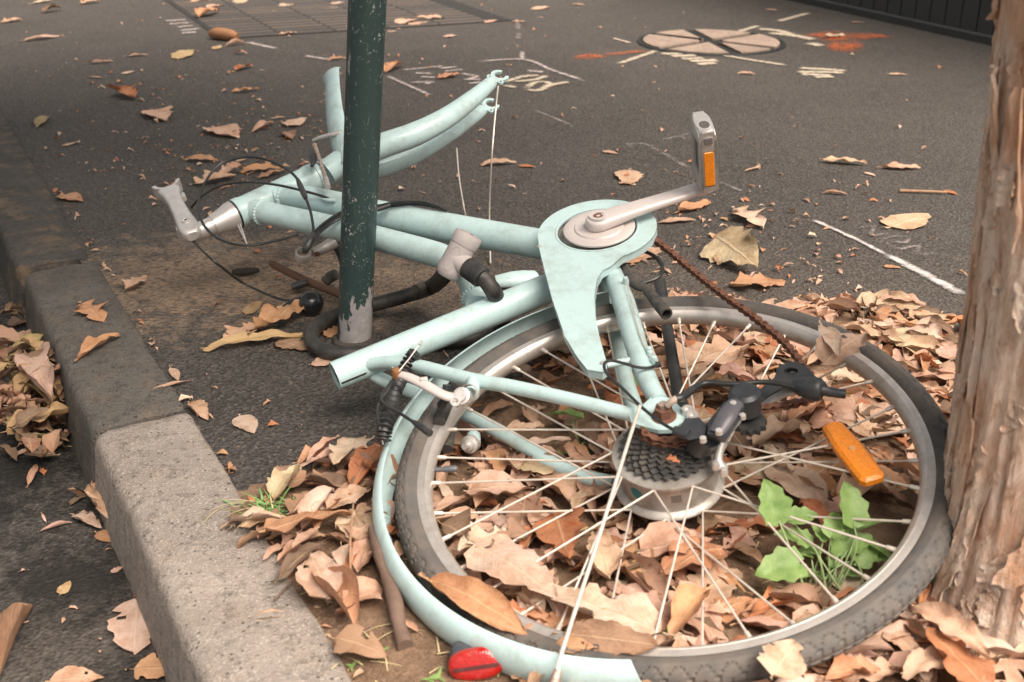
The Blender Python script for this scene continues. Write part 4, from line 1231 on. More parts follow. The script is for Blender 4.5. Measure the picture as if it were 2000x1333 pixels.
# chainring disc, crank, pedal
b_ = MB(); b_.lathe([(.0, .004), (.030, .0040), (.0375, .0035), (.0395, .0012), (.0545, .0008), (.0562, -.0005), (.0562, -.0030), (.040, -.004)], F(1170, 444, .066), N, 64)
cr_ = bike.part('chainring_disc', b_, ALLOY_PALE)
b_ = MB()
cp = []; tn_ = 44
for k in range(tn_ * 6):
    a = 2 * math.pi * k / (tn_ * 6); cp.append(gpt(a, .0875 + .0025 * math.cos(2 * math.pi * (k % 6) / 6)) - N * .013)
b_.prism(cp, N, .003, [[gpt(a, .028) - N * .013 for a in np.linspace(0, 2 * math.pi, 30, endpoint=False)]]); bike.part('chainring', b_, STEEL_DULL, cr_, smooth=False)
c0, c1 = F(1170, 434, .078), F(1385, 363, .083)
cd = c1 - c0; cl = np.linalg.norm(cd); cd /= cl; cs = np.cross(N, cd)
loops = []
for (t_, hw, hh, up_) in ((-.109, .004, .008, 0), (-.100, .0095, .0095, 0), (-.082, .0145, .0105, 0), (-.05, .0188, .011, 0), (0, .0210, .0113, 0), (.10, .0200, .011, .001), (.30, .0178, .0085, .002), (.60, .0158, .0075, .001), (.85, .0158, .0075, 0), (.95, .0160, .008, 0), (1.02, .0135, .0075, 0), (1.05, .007, .005, 0)):
    c = c0 + cd * (cl * t_) + N * up_
    loops.append([c + cs * (hw * math.copysign(abs(math.cos(a)) ** .75, math.cos(a))) + N * (hh * math.copysign(abs(math.sin(a)) ** .75, math.sin(a))) for a in np.linspace(0, 2 * math.pi, 20, endpoint=False)])
crank = bike.part('crank_arm', loft(loops), ALLOY_PALE)
b_ = MB(); b_.lathe([(.0150, .0100), (.0145, .0128), (.0090, .0128), (.0085, .0110)], c0, N, 24); bike.part('dust_ring', b_, ALLOY_PALE, crank)
b_ = MB(); b_.lathe([(.0085, .0105), (.0080, .0115), (.0035, .0118), (.0033, .0100), (.0, .0100)], c0, N, 18); bike.part('crank_bolt', b_, RUST, crank)
# pedal stands along the axle: body of two alloy side rails and a cap, amber reflector on the near face
pbase = c0 + cd * (cl * .985) + N * .008
pz = F(1378, 238, .083); 
pz = N.copy(); px_ = V(1.0, .06, 0); px_ = px_ - pz * (px_ @ pz); px_ /= np.linalg.norm(px_); py_ = np.cross(pz, px_)
if py_[1] < 0: py_ = -py_
PHT, PTH, PLN = .099, .027, .078        # length along the axle, thickness, fore-aft
pbase = pbase - px_ * .003 + pz * .004
def PP(x, y, z): return pbase + px_ * x + py_ * y + pz * z
pedal_e = bpy.data.objects.new('pedal', None); COL.objects.link(pedal_e); pedal_e.parent = bike.e; pedal_e.empty_display_size = .03
b_ = MB()
def rail(y0, y1, zmax=PHT):
    # side rail with rounded outer end
    out = [(-PTH / 2, 0), (PTH / 2, 0)]
    return out
# two long cheek plates (front and back faces of the cage)
for sgn, nm in ((-1, 'near_cheek'), (1, 'far_cheek')):
    yy = sgn * (PLN / 2 - .003)
    oc = [PP(x, yy, z) for x, z in ((-PTH / 2, .0), (PTH / 2, .0), (PTH / 2, PHT * .90), (PTH / 2 - .005, PHT), (-PTH / 2 + .005, PHT), (-PTH / 2, PHT * .90))]
    hl = [PP(x, yy, z) for x, z in ((-.0080, .008), (.0080, .008), (.0080, .068), (-.0080, .068))]
    q = MB(); q.prism(oc, py_, .006, [hl]); bike.part('cheek', q, STEEL_DULL, pedal_e, smooth=False)
for sx in (-1, 1):
    q = MB(); xx = sx * (PTH / 2 - .0025)
    q.prism([PP(xx, y, z) for y, z in ((-PLN / 2, .0), (-PLN / 2 + .012, -.002), (PLN / 2 - .012, -.002), (PLN / 2, .0), (PLN / 2, PHT * .86), (PLN / 2 - .014, PHT * .98), (PLN / 2 - .03, PHT * 1.01), (-PLN / 2 + .03, PHT * 1.01), (-PLN / 2 + .014, PHT * .98), (-PLN / 2, PHT * .86))], px_, .004,
            [[PP(xx, y, z) for y, z in ((-.022, .02), (.022, .02), (.022, .080), (-.022, .080))]])
    bike.part('side_rail', q, STEEL, pedal_e, smooth=False)
# rounded outer cap with an oval opening and slots
loops = []
for (z, k) in ((PHT * .80, 1.0), (PHT * .92, 1.0), (PHT * .985, .93), (PHT * 1.015, .80)):
    loops.append([PP((PTH / 2 + .001) * k * math.copysign(abs(math.cos(a)) ** .5, math.cos(a)), (PLN / 2 + .001) * k * math.copysign(abs(math.sin(a)) ** .6, math.sin(a)), z) for a in np.linspace(0, 2 * math.pi, 28, endpoint=False)])
bike.part('end_cap', loft(loops), STEEL, pedal_e)
q = MB(); q.add([PP(.008 * math.cos(a), -.012 + .013 * math.sin(a), PHT * 1.0165) for a in np.linspace(0, 2 * math.pi, 20, endpoint=False)], [tuple(range(20))]); bike.part('cap_opening', q, m_plain('pedal_recess', (.10, .09, .085), .6), pedal_e, smooth=False)
q = MB(); q.box(PP(0, -PLN / 2 - .0012, PHT * .865), .014, .002, .010, px_, py_, pz, .0008); bike.part('cap_slot', q, m_plain('pedal_slot', (.16, .14, .135), .6), pedal_e, smooth=False)
q = MB(); q.box(PP(0, -PLN / 2 + .003, .038), .0155, .008, .058, px_, py_, pz, .0012); bike.part('pedal_reflector', q, AMBER, pedal_e, smooth=False)
q = MB(); q.box(PP(0, 0, .046), PTH - .010, PLN - .012, .088, px_, py_, pz, .004); bike.part('body', q, m_plastic('grey_resin', (.13, .125, .12), .5), pedal_e, smooth=False)
q = MB(); q.tube([PP(0, 0, -.012), PP(0, 0, .02)], .008, 14); bike.part('spindle', q, STEEL_DULL, pedal_e)

# ---- rusted chain: real links, hanging loose from the ring to the derailleur
def chain(pts, name='chain'):
    P, _ = catmull([np.asarray(q) for q in pts], [0] * len(pts), 30)
    d = [0]
    for i in range(1, len(P)): d.append(d[-1] + np.linalg.norm(P[i] - P[i - 1]))
    n_ = int(d[-1] / .0127); b_ = MB()
    at = lambda s_: np.array([np.interp(s_, d, [q[k] for q in P]) for k in range(3)])
    for i in range(n_):
        a, c = at(i * .0127), at((i + 1) * .0127); t_ = (c - a) / np.linalg.norm(c - a)
        up_ = N - t_ * (N @ t_); up_ /= np.linalg.norm(up_); sd_ = np.cross(up_, t_)
        w = .0040 if i % 2 else .0026
        for s_ in (-1, 1):
            loops = []
            oc = []
            oc.append((a + c) / 2 + sd_ * .0026)
            for u in np.linspace(R(60), R(300), 7): oc.append(a + t_ * (.0050 * math.cos(u)) + sd_ * (.0050 * math.sin(u)))
            oc.append((a + c) / 2 - sd_ * .0026)
            for u in np.linspace(R(-120), R(120), 7): oc.append(c + t_ * (.0050 * math.cos(u)) + sd_ * (.0050 * math.sin(u)))
            oc = [q + up_ * (s_ * w) for q in oc]
            m_ = len(oc)
            b_.add([q + up_ * .0006 for q in oc] + [q - up_ * .0006 for q in oc], [tuple(range(m_)), tuple(m_ + k for k in range(m_ - 1, -1, -1))] + [(k, m_ + k, m_ + (k + 1) % m_, (k + 1) % m_) for k in range(m_)])
        b_.tube([a - up_ * .0046, a + up_ * .0046], .0036, 7)
    return bike.part(name, b_, RUST, smooth=False)
chain([F(1268, 462, .045), F(1300, 485, .045), F(1350, 527, .044), F(1410, 575, .042), F(1470, 618, .040), F(1530, 668, .038), F(1572, 718, .040)])
chain([F(1480, 800, .055), F(1510, 796, .05), F(1545, 790, .048), F(1585, 778, .045), F(1590, 750, .042), F(1575, 722, .040)])
chain([F(1258, 838, .062), F(1262, 852, .062), F(1290, 862, .06), F(1330, 864, .058), F(1350, 852, .058)])

# ---- rear derailleur, cable connector
der_e = bpy.data.objects.new('derailleur', None); COL.objects.link(der_e); der_e.parent = bike.e; der_e.empty_display_size = .03
def dpart(name, mb_, mat, smooth=True): return bike.part(name, mb_, mat, der_e, smooth)
DGREY = m_plastic('derailleur_black', (.022, .026, .032), .42, .14)
dpart('mount', loft([[F(x + dx, y + dy, o) for dx, dy in ((-26, 0), (-14, -20), (14, -22), (28, -6), (24, 16), (-8, 22))] for x, y, o in ((1352, 842, .056), (1352, 838, .084))]), DGREY, False)
dpart('barrel_adjuster', MB().tube([F(1316, 840, .084), F(1332, 846, .083), F(1346, 850, .083)], [.0050, .0072, .0068], 12), DGREY)
dpart('knuckle', MB().tube([F(1365, 868, .048), F(1385, 850, .074)], [.018, .016], 18), DGREY)
dpart('parallelogram', loft([[F(x + dx, y + dy, o) for dx, dy in ((-22, 12), (-20, -14), (12, -26), (24, -8), (18, 20))] for x, y, o in ((1398, 846, .070), (1404, 836, .092))] + [[F(x + dx, y + dy, o) for dx, dy in ((-22, 12), (-18, -12), (6, -24), (22, -12), (20, 14))] for x, y, o in ((1432, 798, .094),)]), DGREY, False)
dpart('outer_link', MB().tube([F(1398, 848, .090), F(1418, 815, .098), F(1436, 788, .098)], [.010, .0125, .010], 12, flat=.6, smooth=3), m_plastic('dark_grey_link', (.075, .072, .085), .4, .12))
dpart('lower_knuckle', MB().lathe([(.0, .030), (.015, .030), (.0195, .026), (.020, .0), (.0, .0)], F(1455, 800, .062), N, 26), DGREY)
for (x, y, o) in ((1404, 842, .102), (1432, 788, .104), (1450, 812, .095), (1373, 857, .092)):
    dpart('pivot_pin', MB().lathe([(.0, .002), (.0038, .0015), (.0044, -.004)], F(x, y, o), N, 12), STEEL)
dpart('jockey_wheel', MB().prism([F(1465, 828, .05) + E1 * ((.0185 + .0022 * math.cos(11 * a)) * math.cos(a)) + E2 * ((.0185 + .0022 * math.cos(11 * a)) * math.sin(a)) for a in np.linspace(0, 2 * math.pi, 88, endpoint=False)], N, .007), BLACK, False)
dpart('jockey_wheel', MB().prism([F(1548, 728, .05) + E1 * ((.0185 + .0022 * math.cos(11 * a)) * math.cos(a)) + E2 * ((.0185 + .0022 * math.cos(11 * a)) * math.sin(a)) for a in np.linspace(0, 2 * math.pi, 88, endpoint=False)], N, .007, [[F(1548, 728, .05) + E1 * (.007 * math.cos(a)) + E2 * (.007 * math.sin(a)) for a in np.linspace(0, 2 * math.pi, 14, endpoint=False)]]), BLACK, False)
dpart('cage_plate', MB().prism([F(x, y, .060) for x, y in ((1442, 800), (1452, 782), (1480, 765), (1512, 740), (1520, 718), (1545, 710), (1575, 718), (1592, 736), (1588, 752), (1560, 752), (1530, 758), (1505, 772), (1478, 792), (1462, 812))], N, .003, [[F(1545 + 14 * math.cos(a), 727 + 7 * math.sin(a), .060) for a in np.linspace(0, 2 * math.pi, 14, endpoint=False)], [F(1472 + 3 * math.cos(a), 782 + 8 * math.sin(a), .060) for a in np.linspace(0, 2 * math.pi, 10, endpoint=False)]]), DGREY, False)
dpart('cage_plate', MB().prism([F(x, y, .040) for x, y in ((1442, 815), (1460, 790), (1510, 760), (1530, 722), (1560, 715), (1590, 740), (1580, 760), (1520, 780), (1470, 830))], N, .003), STEEL_DULL, False)
dpart('return_arm', MB().tube([F(1440, 820, .058), F(1425, 838, .055), F(1410, 865, .045), F(1402, 900, .03), F(1414, 920, .022)], [.006, .006, .0055, .006, .0075], 10, smooth=3), STEEL_DULL)
for (x, y) in ((1398, 908), (1414, 920)):
    dpart('limit_screw', MB().lathe([(.0, .004), (.004, .0035), (.005, .0), (.005, -.006)], F(x, y, .034), N, 12), STEEL)
dpart('hanger_bolt', MB().lathe([(.0, .003), (.003, .003), (.0035, .0055), (.0068, .006), (.0075, .0), (.0075, -.004)], F(1343, 805, .070), N, 16), STEEL)
dpart('hanger_bolt', MB().lathe([(.0, .003), (.003, .003), (.0035, .0055), (.0072, .006), (.008, .0), (.008, -.004)], F(1353, 817, .070), N, 16), STEEL)
# motor lead and plug
b_ = MB(); b_.tube([F(1303, 793, .088), F(1313, 784, .094), F(1322, 779, .095)], [.0042, .0046, .0046], 12, smooth=3); ml = bike.part('motor_lead', b_, m_plastic('pale_sleeve', (.42, .33, .27), .6))
b_ = MB(); b_.tube([F(1320, 780, .095), F(1333, 776, .094), F(1350, 763, .09), F(1365, 754, .088), F(1384, 748, .088), F(1434, 751, .088), F(1480, 747, .088), F(1512, 748, .088), F(1560, 758, .088), F(1580, 760, .088)], [.0052, .0052, .005, .0042, .0035, .0033, .0032, .0032, .0033, .004], 12, smooth=4); bike.part('lead_cable', b_, CABLE, ml)
b_ = MB(); b_.tube([F(1548, 752, .086), F(1566, 755, .086), F(1585, 759, .086), F(1600, 762, .086), F(1608, 763, .086), F(1610, 764, .086), F(1640, 769, .086), F(1652, 770, .086)], [.0075, .0125, .0145, .0145, .0105, .0062, .0058, .0056], 18, smooth=2); plug = bike.part('plug', b_, DGREY, ml)
for dy in (-3.5, 0, 3.5):
    b_ = MB(); b_.tube([F(1650, 770 + dy, .086), F(1662, 771 + dy, .086)], .0009, 6); bike.part('plug_pin', b_, BRASS, ml)

# ---- rear brake
bk_e = bpy.data.objects.new('rear_brake', None); COL.objects.link(bk_e); bk_e.parent = bike.e; bk_e.empty_display_size = .03
def bpart(name, mb_, mat, smooth=True): return bike.part(name, mb_, mat, bk_e, smooth)
bpart('post', MB().tube([F(925, 744, .046), F(922, 772, .046)], .0095, 14), MINT)
bpart('brake_arm', MB().tube([F(774, 730, .075), F(800, 738, .076), F(835, 755, .074), F(862, 770, .070), F(885, 777, .066), F(905, 775, .064)], [.0055, .0070, .0075, .0070, .0072, .009], 14, flat=.7, smooth=4, upv=N), ALLOY_PALE)
bpart('arm_stud', MB().box(F(828, 742, .080), .010, .006, .006, E1, E2, N, .001), ALLOY_PALE, False)
bpart('anchor_bolt', MB().lathe([(.0, .010), (.0045, .009), (.0065, .005), (.0068, -.004)], F(775, 731, .076), N, 16), m_steel('rusty_bolt', (.55, .25, .10), .5, rust=.5))
bpart('pivot', MB().lathe([(.0, .008), (.0075, .008), (.0082, .004), (.0115, .003), (.0115, -.012), (.009, -.014)], F(902, 774, .066), V(-.2, -.75, .55), 18), STEEL)
bpart('pivot_bolt', MB().lathe([(.0, .004), (.0035, .004), (.0038, .010), (.0068, .010), (.0070, .0)], F(893, 786, .060), V(-.2, -.75, .55), 16), STEEL)
bpart('spring', MB().lathe([(.011, .002), (.0122, .0), (.011, -.003), (.0122, -.005), (.011, -.008)], F(915, 768, .058), V(-.2, -.75, .55), 20), STEEL_DULL)
bpart('pad_holder', MB().tube([F(862, 792, .040), F(870, 780, .052), F(873, 752, .068)], [.0065, .0060, .0055], 12), BLACK)
bpart('brake_pad', MB().tube([F(876, 776, .022), F(868, 800, .020), F(858, 826, .018)], [.0085, .0095, .0085], 12, flat=.7), RUBBER)
bpart('cable_end', MB().tube([F(779, 726, .086), F(800, 700, .092), F(821, 671, .10)], .0010, 6), STEEL_DULL)
bpart('cable_tip', MB().tube([F(819, 674, .10), F(824, 666, .101)], .0018, 8), STEEL_DULL)
# lower brake boss sticking out on the far side
bpart('lower_pivot', MB().lathe([(.0, .020), (.0045, .020), (.005, .010), (.0085, .009), (.0095, .004), (.0125, .003), (.0125, -.008), (.010, -.014)], F(918, 868, -.042), V(-.35, -.85, .30), 18), STEEL)
bpart('lower_post', MB().tube([F(925, 852, -.045), F(925, 866, -.044)], .010, 14), MINT)
bpart('lower_pad', MB().tube([F(884, 822, -.02), F(876, 850, -.022), F(872, 878, -.024)], [.009, .010, .009], 12), RUBBER)
# rubber noodle boot (corrugated) and slack cables
P, _ = catmull([F(812, 690, .046), F(800, 705, .036), F(785, 735, .030), F(771, 765, .045), F(762, 800, .052), F(752, 835, .050), F(748, 862, .040)], [0] * 7, 14)
bpart('corrugated_boot', MB().tube(P, [.0086 + .0022 * (1 if (i // 2) % 2 else -1) for i in range(len(P))], 14), BLACK)
def cable(pts, r_=.0022, name='cable', mat=None, smooth=6, seg=8):
    b_ = MB(); b_.tube(pts, r_, seg, smooth=smooth); return bike.part(name, b_, mat or CABLE)
cable([F(772, 735, .07), F(756, 765, .068), F(746, 778, .066), F(738, 800, .06), F(741, 830, .055), F(748, 870, .04)])
cable([F(765, 745, .066), F(745, 775, .07), F(752, 790, .07), F(785, 810, .072), F(812, 828, .074)], .0022)
b_ = MB(); b_.tube([F(808, 825, .074), F(818, 831, .074), F(840, 847, .074)], [.003, .0048, .0050], 12); bike.part('cable_ferrule', b_, BLACK)
# chain-stay shifter cable
cable([F(1288, 712, .070), F(1265, 719, .074), F(1242, 717, .078), F(1215, 709, .082), F(1192, 705, .084), F(1180, 712, .085), F(1187, 732, .085), F(1217, 760, .084), F(1257, 799, .084), F(1295, 828, .084), F(1318, 841, .084)], .0021)
b_ = MB(); b_.tube([F(1280, 713, .068), F(1292, 712, .068)], .004, 10); bike.part('cable_stop', b_, BLACK)
cable([F(1224, 552, .062), F(1236, 600, .066), F(1252, 660, .068), F(1272, 700, .068)], .0010, 'inner_wire', SPOKE)
cable([F(1252, 490, .03), F(1270, 496, .03), F(1286, 508, .03), F(1294, 525, .03), F(1287, 541, .03), F(1265, 551, .03), F(1240, 555, .03), F(1228, 546, .03)], .0030)
b_ = MB(); b_.pipe([F(1216, 520, .030), F(1226, 540, .035), F(1240, 556, .038), F(1262, 565, .04), F(1282, 590, .042), F(1302, 614, .042)], [.006, .0065, .007, .0075, .0085, .0092], .0022, 14, smooth=4); bike.part('rubber_tube', b_, RUBBER)
# kickstand under the wheel
b_ = MB(); b_.tube([F(1335, 800, -.070), F(1325, 770, -.075), F(1303, 640, -.082), F(1296, 590, -.084), F(1288, 548, -.086)], [.010, .0095, .009, .009, .010], 10, flat=.7); bike.part('kickstand', b_, BLACK)

# ---- cables round the head tube
cable([F(582, 458, .015), F(541, 470, .02), F(494, 479, .03), F(456, 477, .035), F(422, 463, .04), F(397, 438, .045), F(387, 402, .05), F(400, 358, .06), F(431, 321, .07), F(482, 307, .075), F(526, 314, .075), F(564, 334, .07), F(584, 355, .064), F(595, 382, .058), F(606, 412, .050), F(612, 447, .042), F(609, 462, .036)], .0026, smooth=8)
b_ = MB(); b_.tube([F(581, 350, .064), F(586, 362, .062), F(594, 380, .058), F(597, 388, .057)], [.0032, .0052, .0056, .0038], 12, smooth=3); bike.part('cable_joiner', b_, BLACK)
cable([F(374, 406, -.01), F(388, 389, .02), F(419, 368, .045), F(456, 358, .05), F(500, 357, .052), F(548, 363, .046), F(595, 374, .037), F(625, 382, .030), F(643, 388, .024)], .0024, smooth=8)
for dy, o in ((0, .040), (6, .034), (11, .030)):
    cable([F(606, 466 + dy * .3, .030), F(618, 450 + dy, .034), F(636, 434 + dy, o), F(665, 416 + dy, o), F(700, 406 + dy, o), F(740, 402 + dy * .8, o), F(770, 396 + dy * .6, o), F(815, 394 + dy * .5, o - .002), F(850, 402 + dy * .3, o - .006), F(872, 412, o - .012)], .0024, smooth=6)
b_ = MB(); b_.tube([F(612, 458, .036), F(606, 470, .034), F(599, 484, .028), F(594, 494, .02)], [.0052, .0075, .0070, .0040], 14, smooth=3); bike.part('cable_boot', b_, BLACK)
b_ = MB(); b_.tube([F(735, 410, .041), F(762, 401, .041)], .0042, 10); bike.part('cable_sleeve', b_, BLACK)
# hanging brake lever: clamp ring, body and blade
lv_e = bpy.data.objects.new('brake_lever', None); COL.objects.link(lv_e); lv_e.parent = bike.e; lv_e.empty_display_size = .03
rcn = G(592, 499, .085); rax = V(.15, -.35, .92); rax /= np.linalg.norm(rax)
b_ = MB(); b_.lathe([(.0118, .008), (.0150, .008), (.0158, .006), (.0158, -.006), (.0150, -.008), (.0118, -.008)], rcn, rax, 30, closed_prof=True); bike.part('clamp_ring', b_, STEEL, lv_e)
b_ = MB(); b_.tube([rcn + V(.016, .012, .0), rcn + V(.036, .03, .004), rcn + V(.055, .042, .012)], [.0085, .011, .013], 14, smooth=3); bike.part('lever_body', b_, STEEL_DULL, lv_e)
b_ = MB(); b_.lathe([(.0, .004), (.0045, .003), (.005, -.002)], rcn + V(.026, .006, .0), V(.4, -.85, .2), 12); bike.part('clamp_screw', b_, RUST, lv_e)
b_ = MB(); b_.tube([rcn + V(.055, .042, .012), rcn + V(.066, .04, -.02), rcn + V(.072, .03, -.055), rcn + V(.080, .02, -.078)], [.009, .007, .006, .005], 12, smooth=4); bike.part('lever_blade', b_, BLACK, lv_e)
b_ = MB(); b_.tube([F(465, 440, .016), F(474, 460, .01), F(482, 476, .002), F(484, 484, -.002)], [.0012, .0013, .0013, .0012], 7, smooth=4); bike.part('wire_clip', b_, STEEL)
b_ = MB(); b_.tube([F(469, 438, .016), F(476, 458, .012), F(479, 470, .006)], [.0012, .0013, .0012], 7, smooth=4); bike.part('wire_clip', b_, STEEL)
# shifter lying on the ground with its cable
cable([F(378, 472, .0), F(388, 482, .0), F(406, 500, .0), F(430, 520, -.02), G(470, 550, .05), G(510, 570, .03), G(545, 584, .02), G(572, 588, .022)], .0024)
b_ = MB(); sh0 = G(608, 590, .026)
b_.lathe([(.0, .018), (.010, .017), (.018, .012), (.022, .004), (.0225, -.006), (.018, -.018), (.0, -.020)], sh0, V(.1, -.2, .97), 28)
b_.tube([sh0 + V(-.05, -.012, -.008), sh0 + V(-.03, -.006, -.002), sh0 + V(0, 0, 0)], [.006, .011, .016], 14, smooth=3)
shf = bike.part('shifter', b_, m_plastic('glossy_black', (.012, .013, .015), .25, .06))
b_ = MB(); b_.tube([G(570, 562, .018), G(585, 556, .022), G(600, 552, .026)], [.006, .008, .007], 10, smooth=3); bike.part('shifter_clamp', b_, BLACK, shf)
b_ = MB(); b_.tube([G(634, 552, .012), G(645, 542, .02), G(656, 536, .028)], [.010, .011, .011], 12); bike.part('rubber_stub', b_, RUBBER, shf)
b_ = MB(); b_.tube([G(529, 514, .040), G(545, 523, .036), G(590, 545, .025), G(655, 572, .02), G(700, 590, .015)], [.0060, .0078, .0078, .0076, .007], 14, smooth=3)
bike.part('seat_bolt_rod', b_, m_steel('brown_rusted_rod', (.11, .075, .05), .7, rust=.6, metal=.1), label='brown rusty rod poking out left of the pole')
# dangling front stay wires
b_ = MB(); b_.tube([F(973, 168, .04), F(968, 215, .0), G(961, 300, .215), G(956, 400, .10), G(957, 470, .03), G(958, 515, .004)], .0017, 8, smooth=4); bike.part('stay_wire', b_, SPOKE)
w_b = G(918, 470, .004); w_t = F(892, 290, -.06)
b_ = MB(); b_.tube([w_t, F(897, 350, -.075), F(909, 420, -.09), w_b], .0015, 8, smooth=4); bike.part('stay_wire', b_, SPOKE)
# loose tail of the front mudguard on the ground
b_ = strip([G(968, 545, .03), G(1000, 540, .034), G(1030, 536, .034), G(1050, 534, .03)], [.014, .018, .018, .016], .012, [V(0, -.55, .85)] * 2)
bike.part('mudguard_tail', b_, MINT)

# ================================================================== the lock
LK = G(885, 560)
lock = Thing('bicycle_lock', V(LK[0], LK[1], 0), 'grey barrel lock with a thick black cable looped round the pole', 'lock')
lb0, lb1 = F(873, 538, .055), F(917, 458, .105)
ld = lb1 - lb0; ll = np.linalg.norm(ld); ld /= ll
b_ = MB(); b_.lathe([(.0, -.003), (.014, -.003), (.0190, .002), (.0205, .010), (.0205, ll * .72), (.0215, ll * .73), (.0222, ll * .80), (.0222, ll * .96), (.0205, ll * 1.0), (.0, ll * 1.0)], lb0, ld, 36)
body = lock.part('lock_body', b_, GREYLOCK)
b_ = MB(); b_.lathe([(.0155, .0), (.0150, .0012), (.0, .0012)], lb1 + ld * .0002, ld, 26); lock.part('key_face', b_, m_plain('pale_grey', (.40, .35, .34), .6), body)
kd = np.cross(ld, V(0, 0, 1)); kd /= np.linalg.norm(kd)
b_ = MB(); b_.lathe([(.0, .0006), (.0032, .0006), (.0032, .0)], lb1 + ld * .0013 - kd * -.006, ld, 14); lock.part('keyhole', b_, DARKHOLE, body)
for i in range(3):
    b_ = MB(); k2 = np.cross(ld, kd); b_.box(lb1 + ld * .0016 + kd * (-.003 - .0035 * i) + k2 * .001, .0015, .008 - .001 * i, .0008, kd, k2, ld); lock.part('key_mark', b_, GREYLOCK, body, smooth=False)
# raised oval on the barrel facing the path
vd = ORG - (lb0 + lb1) / 2; vd = vd - ld * (vd @ ld); vd /= np.linalg.norm(vd); vs_ = np.cross(ld, vd)
ring_ = []
for a in np.linspace(0, 2 * math.pi, 36, endpoint=False):
    al_ = .42 * math.cos(a) - .25; tt = ll * (.40 + .27 * math.sin(a))
    ring_.append(lb0 + ld * tt + (vd * math.cos(al_) + vs_ * math.sin(al_)) * .0206)
b_ = MB(); b_.tube(ring_, .0006, 6, closed=True); lock.part('oval_bead', b_, GREYLOCK, body)
j0, j1 = F(893, 508, .075), F(948, 548, .058)
jd = (j1 - j0) / np.linalg.norm(j1 - j0)
b_ = MB(); b_.tube([j0, j0 + jd * .014, j0 + jd * .03], [.019, .0165, .0155], 22, smooth=2); lock.part('socket_neck', b_, GREYLOCK, body)
b_ = MB(); b_.tube([j0 + jd * .020, j0 + jd * .022, j0 + jd * .052, j0 + jd * .054], [.0150, .0168, .0168, .0150], 20); lock.part('collar', b_, BLACK, body)
b_ = MB(); b_.tube([j0 + jd * .045, F(948, 548, .054), F(966, 574, .030), F(974, 600, -.03), G(980, 640, .022), G(930, 660, .018), G(860, 668, .016), G(800, 672, .016), G(745, 684, .016), G(690, 692, .0155), G(640, 688, .0155), G(612, 672, .0155), G(610, 650, .016), G(632, 628, .018), G(670, 612, .022), G(712, 600, .028), G(750, 590, .036), G(800, 576, .05), G(850, 556, .064), lb0 + ld * .022], [.0122, .0124] + [.0132] * 14 + [.0132, .0132, .0130, .0130], 20, smooth=6)
lock.part('cable', b_, HOSE, body)
b_ = MB(); b_.tube([G(812, 572, .053), G(850, 556, .064), lb0 + ld * .020], [.0145, .0148, .0150], 18, smooth=3); lock.part('end_sleeve', b_, m_plastic('brown_black_sleeve', (.045, .038, .032), .7, .3), body)

# ================================================================== leaves, twigs, weeds
LEAF = m_leaf('dry_leaf'); LEAFA = m_leaf('dry_leaf_litter', True)
def leaf_geo(shape, seed, curl=.25, bend=.15, wave=.05, torn=0.0, nx=16, nv=6, wr=.42):
    """one leaf lying along +x, length 1: returns verts, faces, uvs"""
    rs = random.Random(seed); vs = []; uv = []; fs = []
    sd = rs.random() * 100
    tw = rs.uniform(-.5, .5) * curl * 1.2
    for i in range(nx + 1):
        t_ = i / nx
        if shape == 'lance': w = math.sin(math.pi * t_ ** .85) ** .9
        elif shape == 'ovate': w = math.sin(math.pi * t_ ** .62) ** .75
        elif shape == 'round': w = math.sin(math.pi * t_ ** .8) ** .55
        elif shape == 'long': w = math.sin(math.pi * t_ ** .9) ** .7
        else: w = math.sin(math.pi * t_ ** .7) ** .8 * (1 + .42 * math.cos(t_ * 15 + seed))   # lobed
        w = max(w, .02) * wr
        for j in range(nv + 1):
            v = (j / nv - .5) * 2
            ww = w * (1 + .10 * fnoise(t_ * 5, v * 2 + sd))
            if torn and abs(v) > .9:
                ww *= 1 - torn * max(0, fnoise(t_ * 8 + sd, v * 3, 2.0) * 2.0 + .12)
            x = t_ - .5 + .04 * fnoise(t_ * 3, sd) * v
            y = v * ww / 1.0
            # cupping across, bending along, wavy margin
            c = curl * ww
            z = c * (v * v) * (.9 + .5 * fnoise(t_ * 2, sd + 7)) - bend * ((2 * t_ - 1) ** 2) * .35 + bend * .35
            yy = y * (1 - .35 * min(1, curl) * v * v)
            z += wave * fnoise(t_ * 4.5 + sd, v * 1.4, 1.0) * (.4 + abs(v)) + .018 * fnoise(t_ * 13 + sd, v * 5)
            a = tw * (t_ - .5)
            vs.append((x, yy * math.cos(a) - z * math.sin(a), yy * math.sin(a) + z * math.cos(a)))
            uv.append((t_, j / nv))
    m_ = nv + 1
    hole = (rs.randrange(3, nx - 3), rs.choice([0, 1, nv - 2, nv - 1])) if torn > .3 and nx > 6 else None
    for i in range(nx):
        for j in range(nv):
            if hole and (i, j) == hole: continue
            fs.append((i * m_ + j, (i + 1) * m_ + j, (i + 1) * m_ + j + 1, i * m_ + j + 1))
    # leaf stalk
    b0 = len(vs); mid = vs[nv // 2]; L = rs.uniform(.05, .16)
    for k in range(3):
        for q in range(3):
            a = 2 * math.pi * q / 3; r_ = .011
            vs.append((mid[0] + .03 - (L + .03) * k / 2, mid[1] + r_ * math.cos(a) + .03 * k * k * rs.uniform(-.5, .5), mid[2] + r_ * math.sin(a) + .01 * k)); uv.append((.0, .5))
    for k in range(2):
        for q in range(3): fs.append((b0 + k * 3 + q, b0 + k * 3 + (q + 1) % 3, b0 + k * 3 + 3 + (q + 1) % 3, b0 + k * 3 + 3 + q))
    zm = min(p[2] for p in vs)
    vs = [(x, y, z - zm) for x, y, z in vs]
    return vs, fs, uv
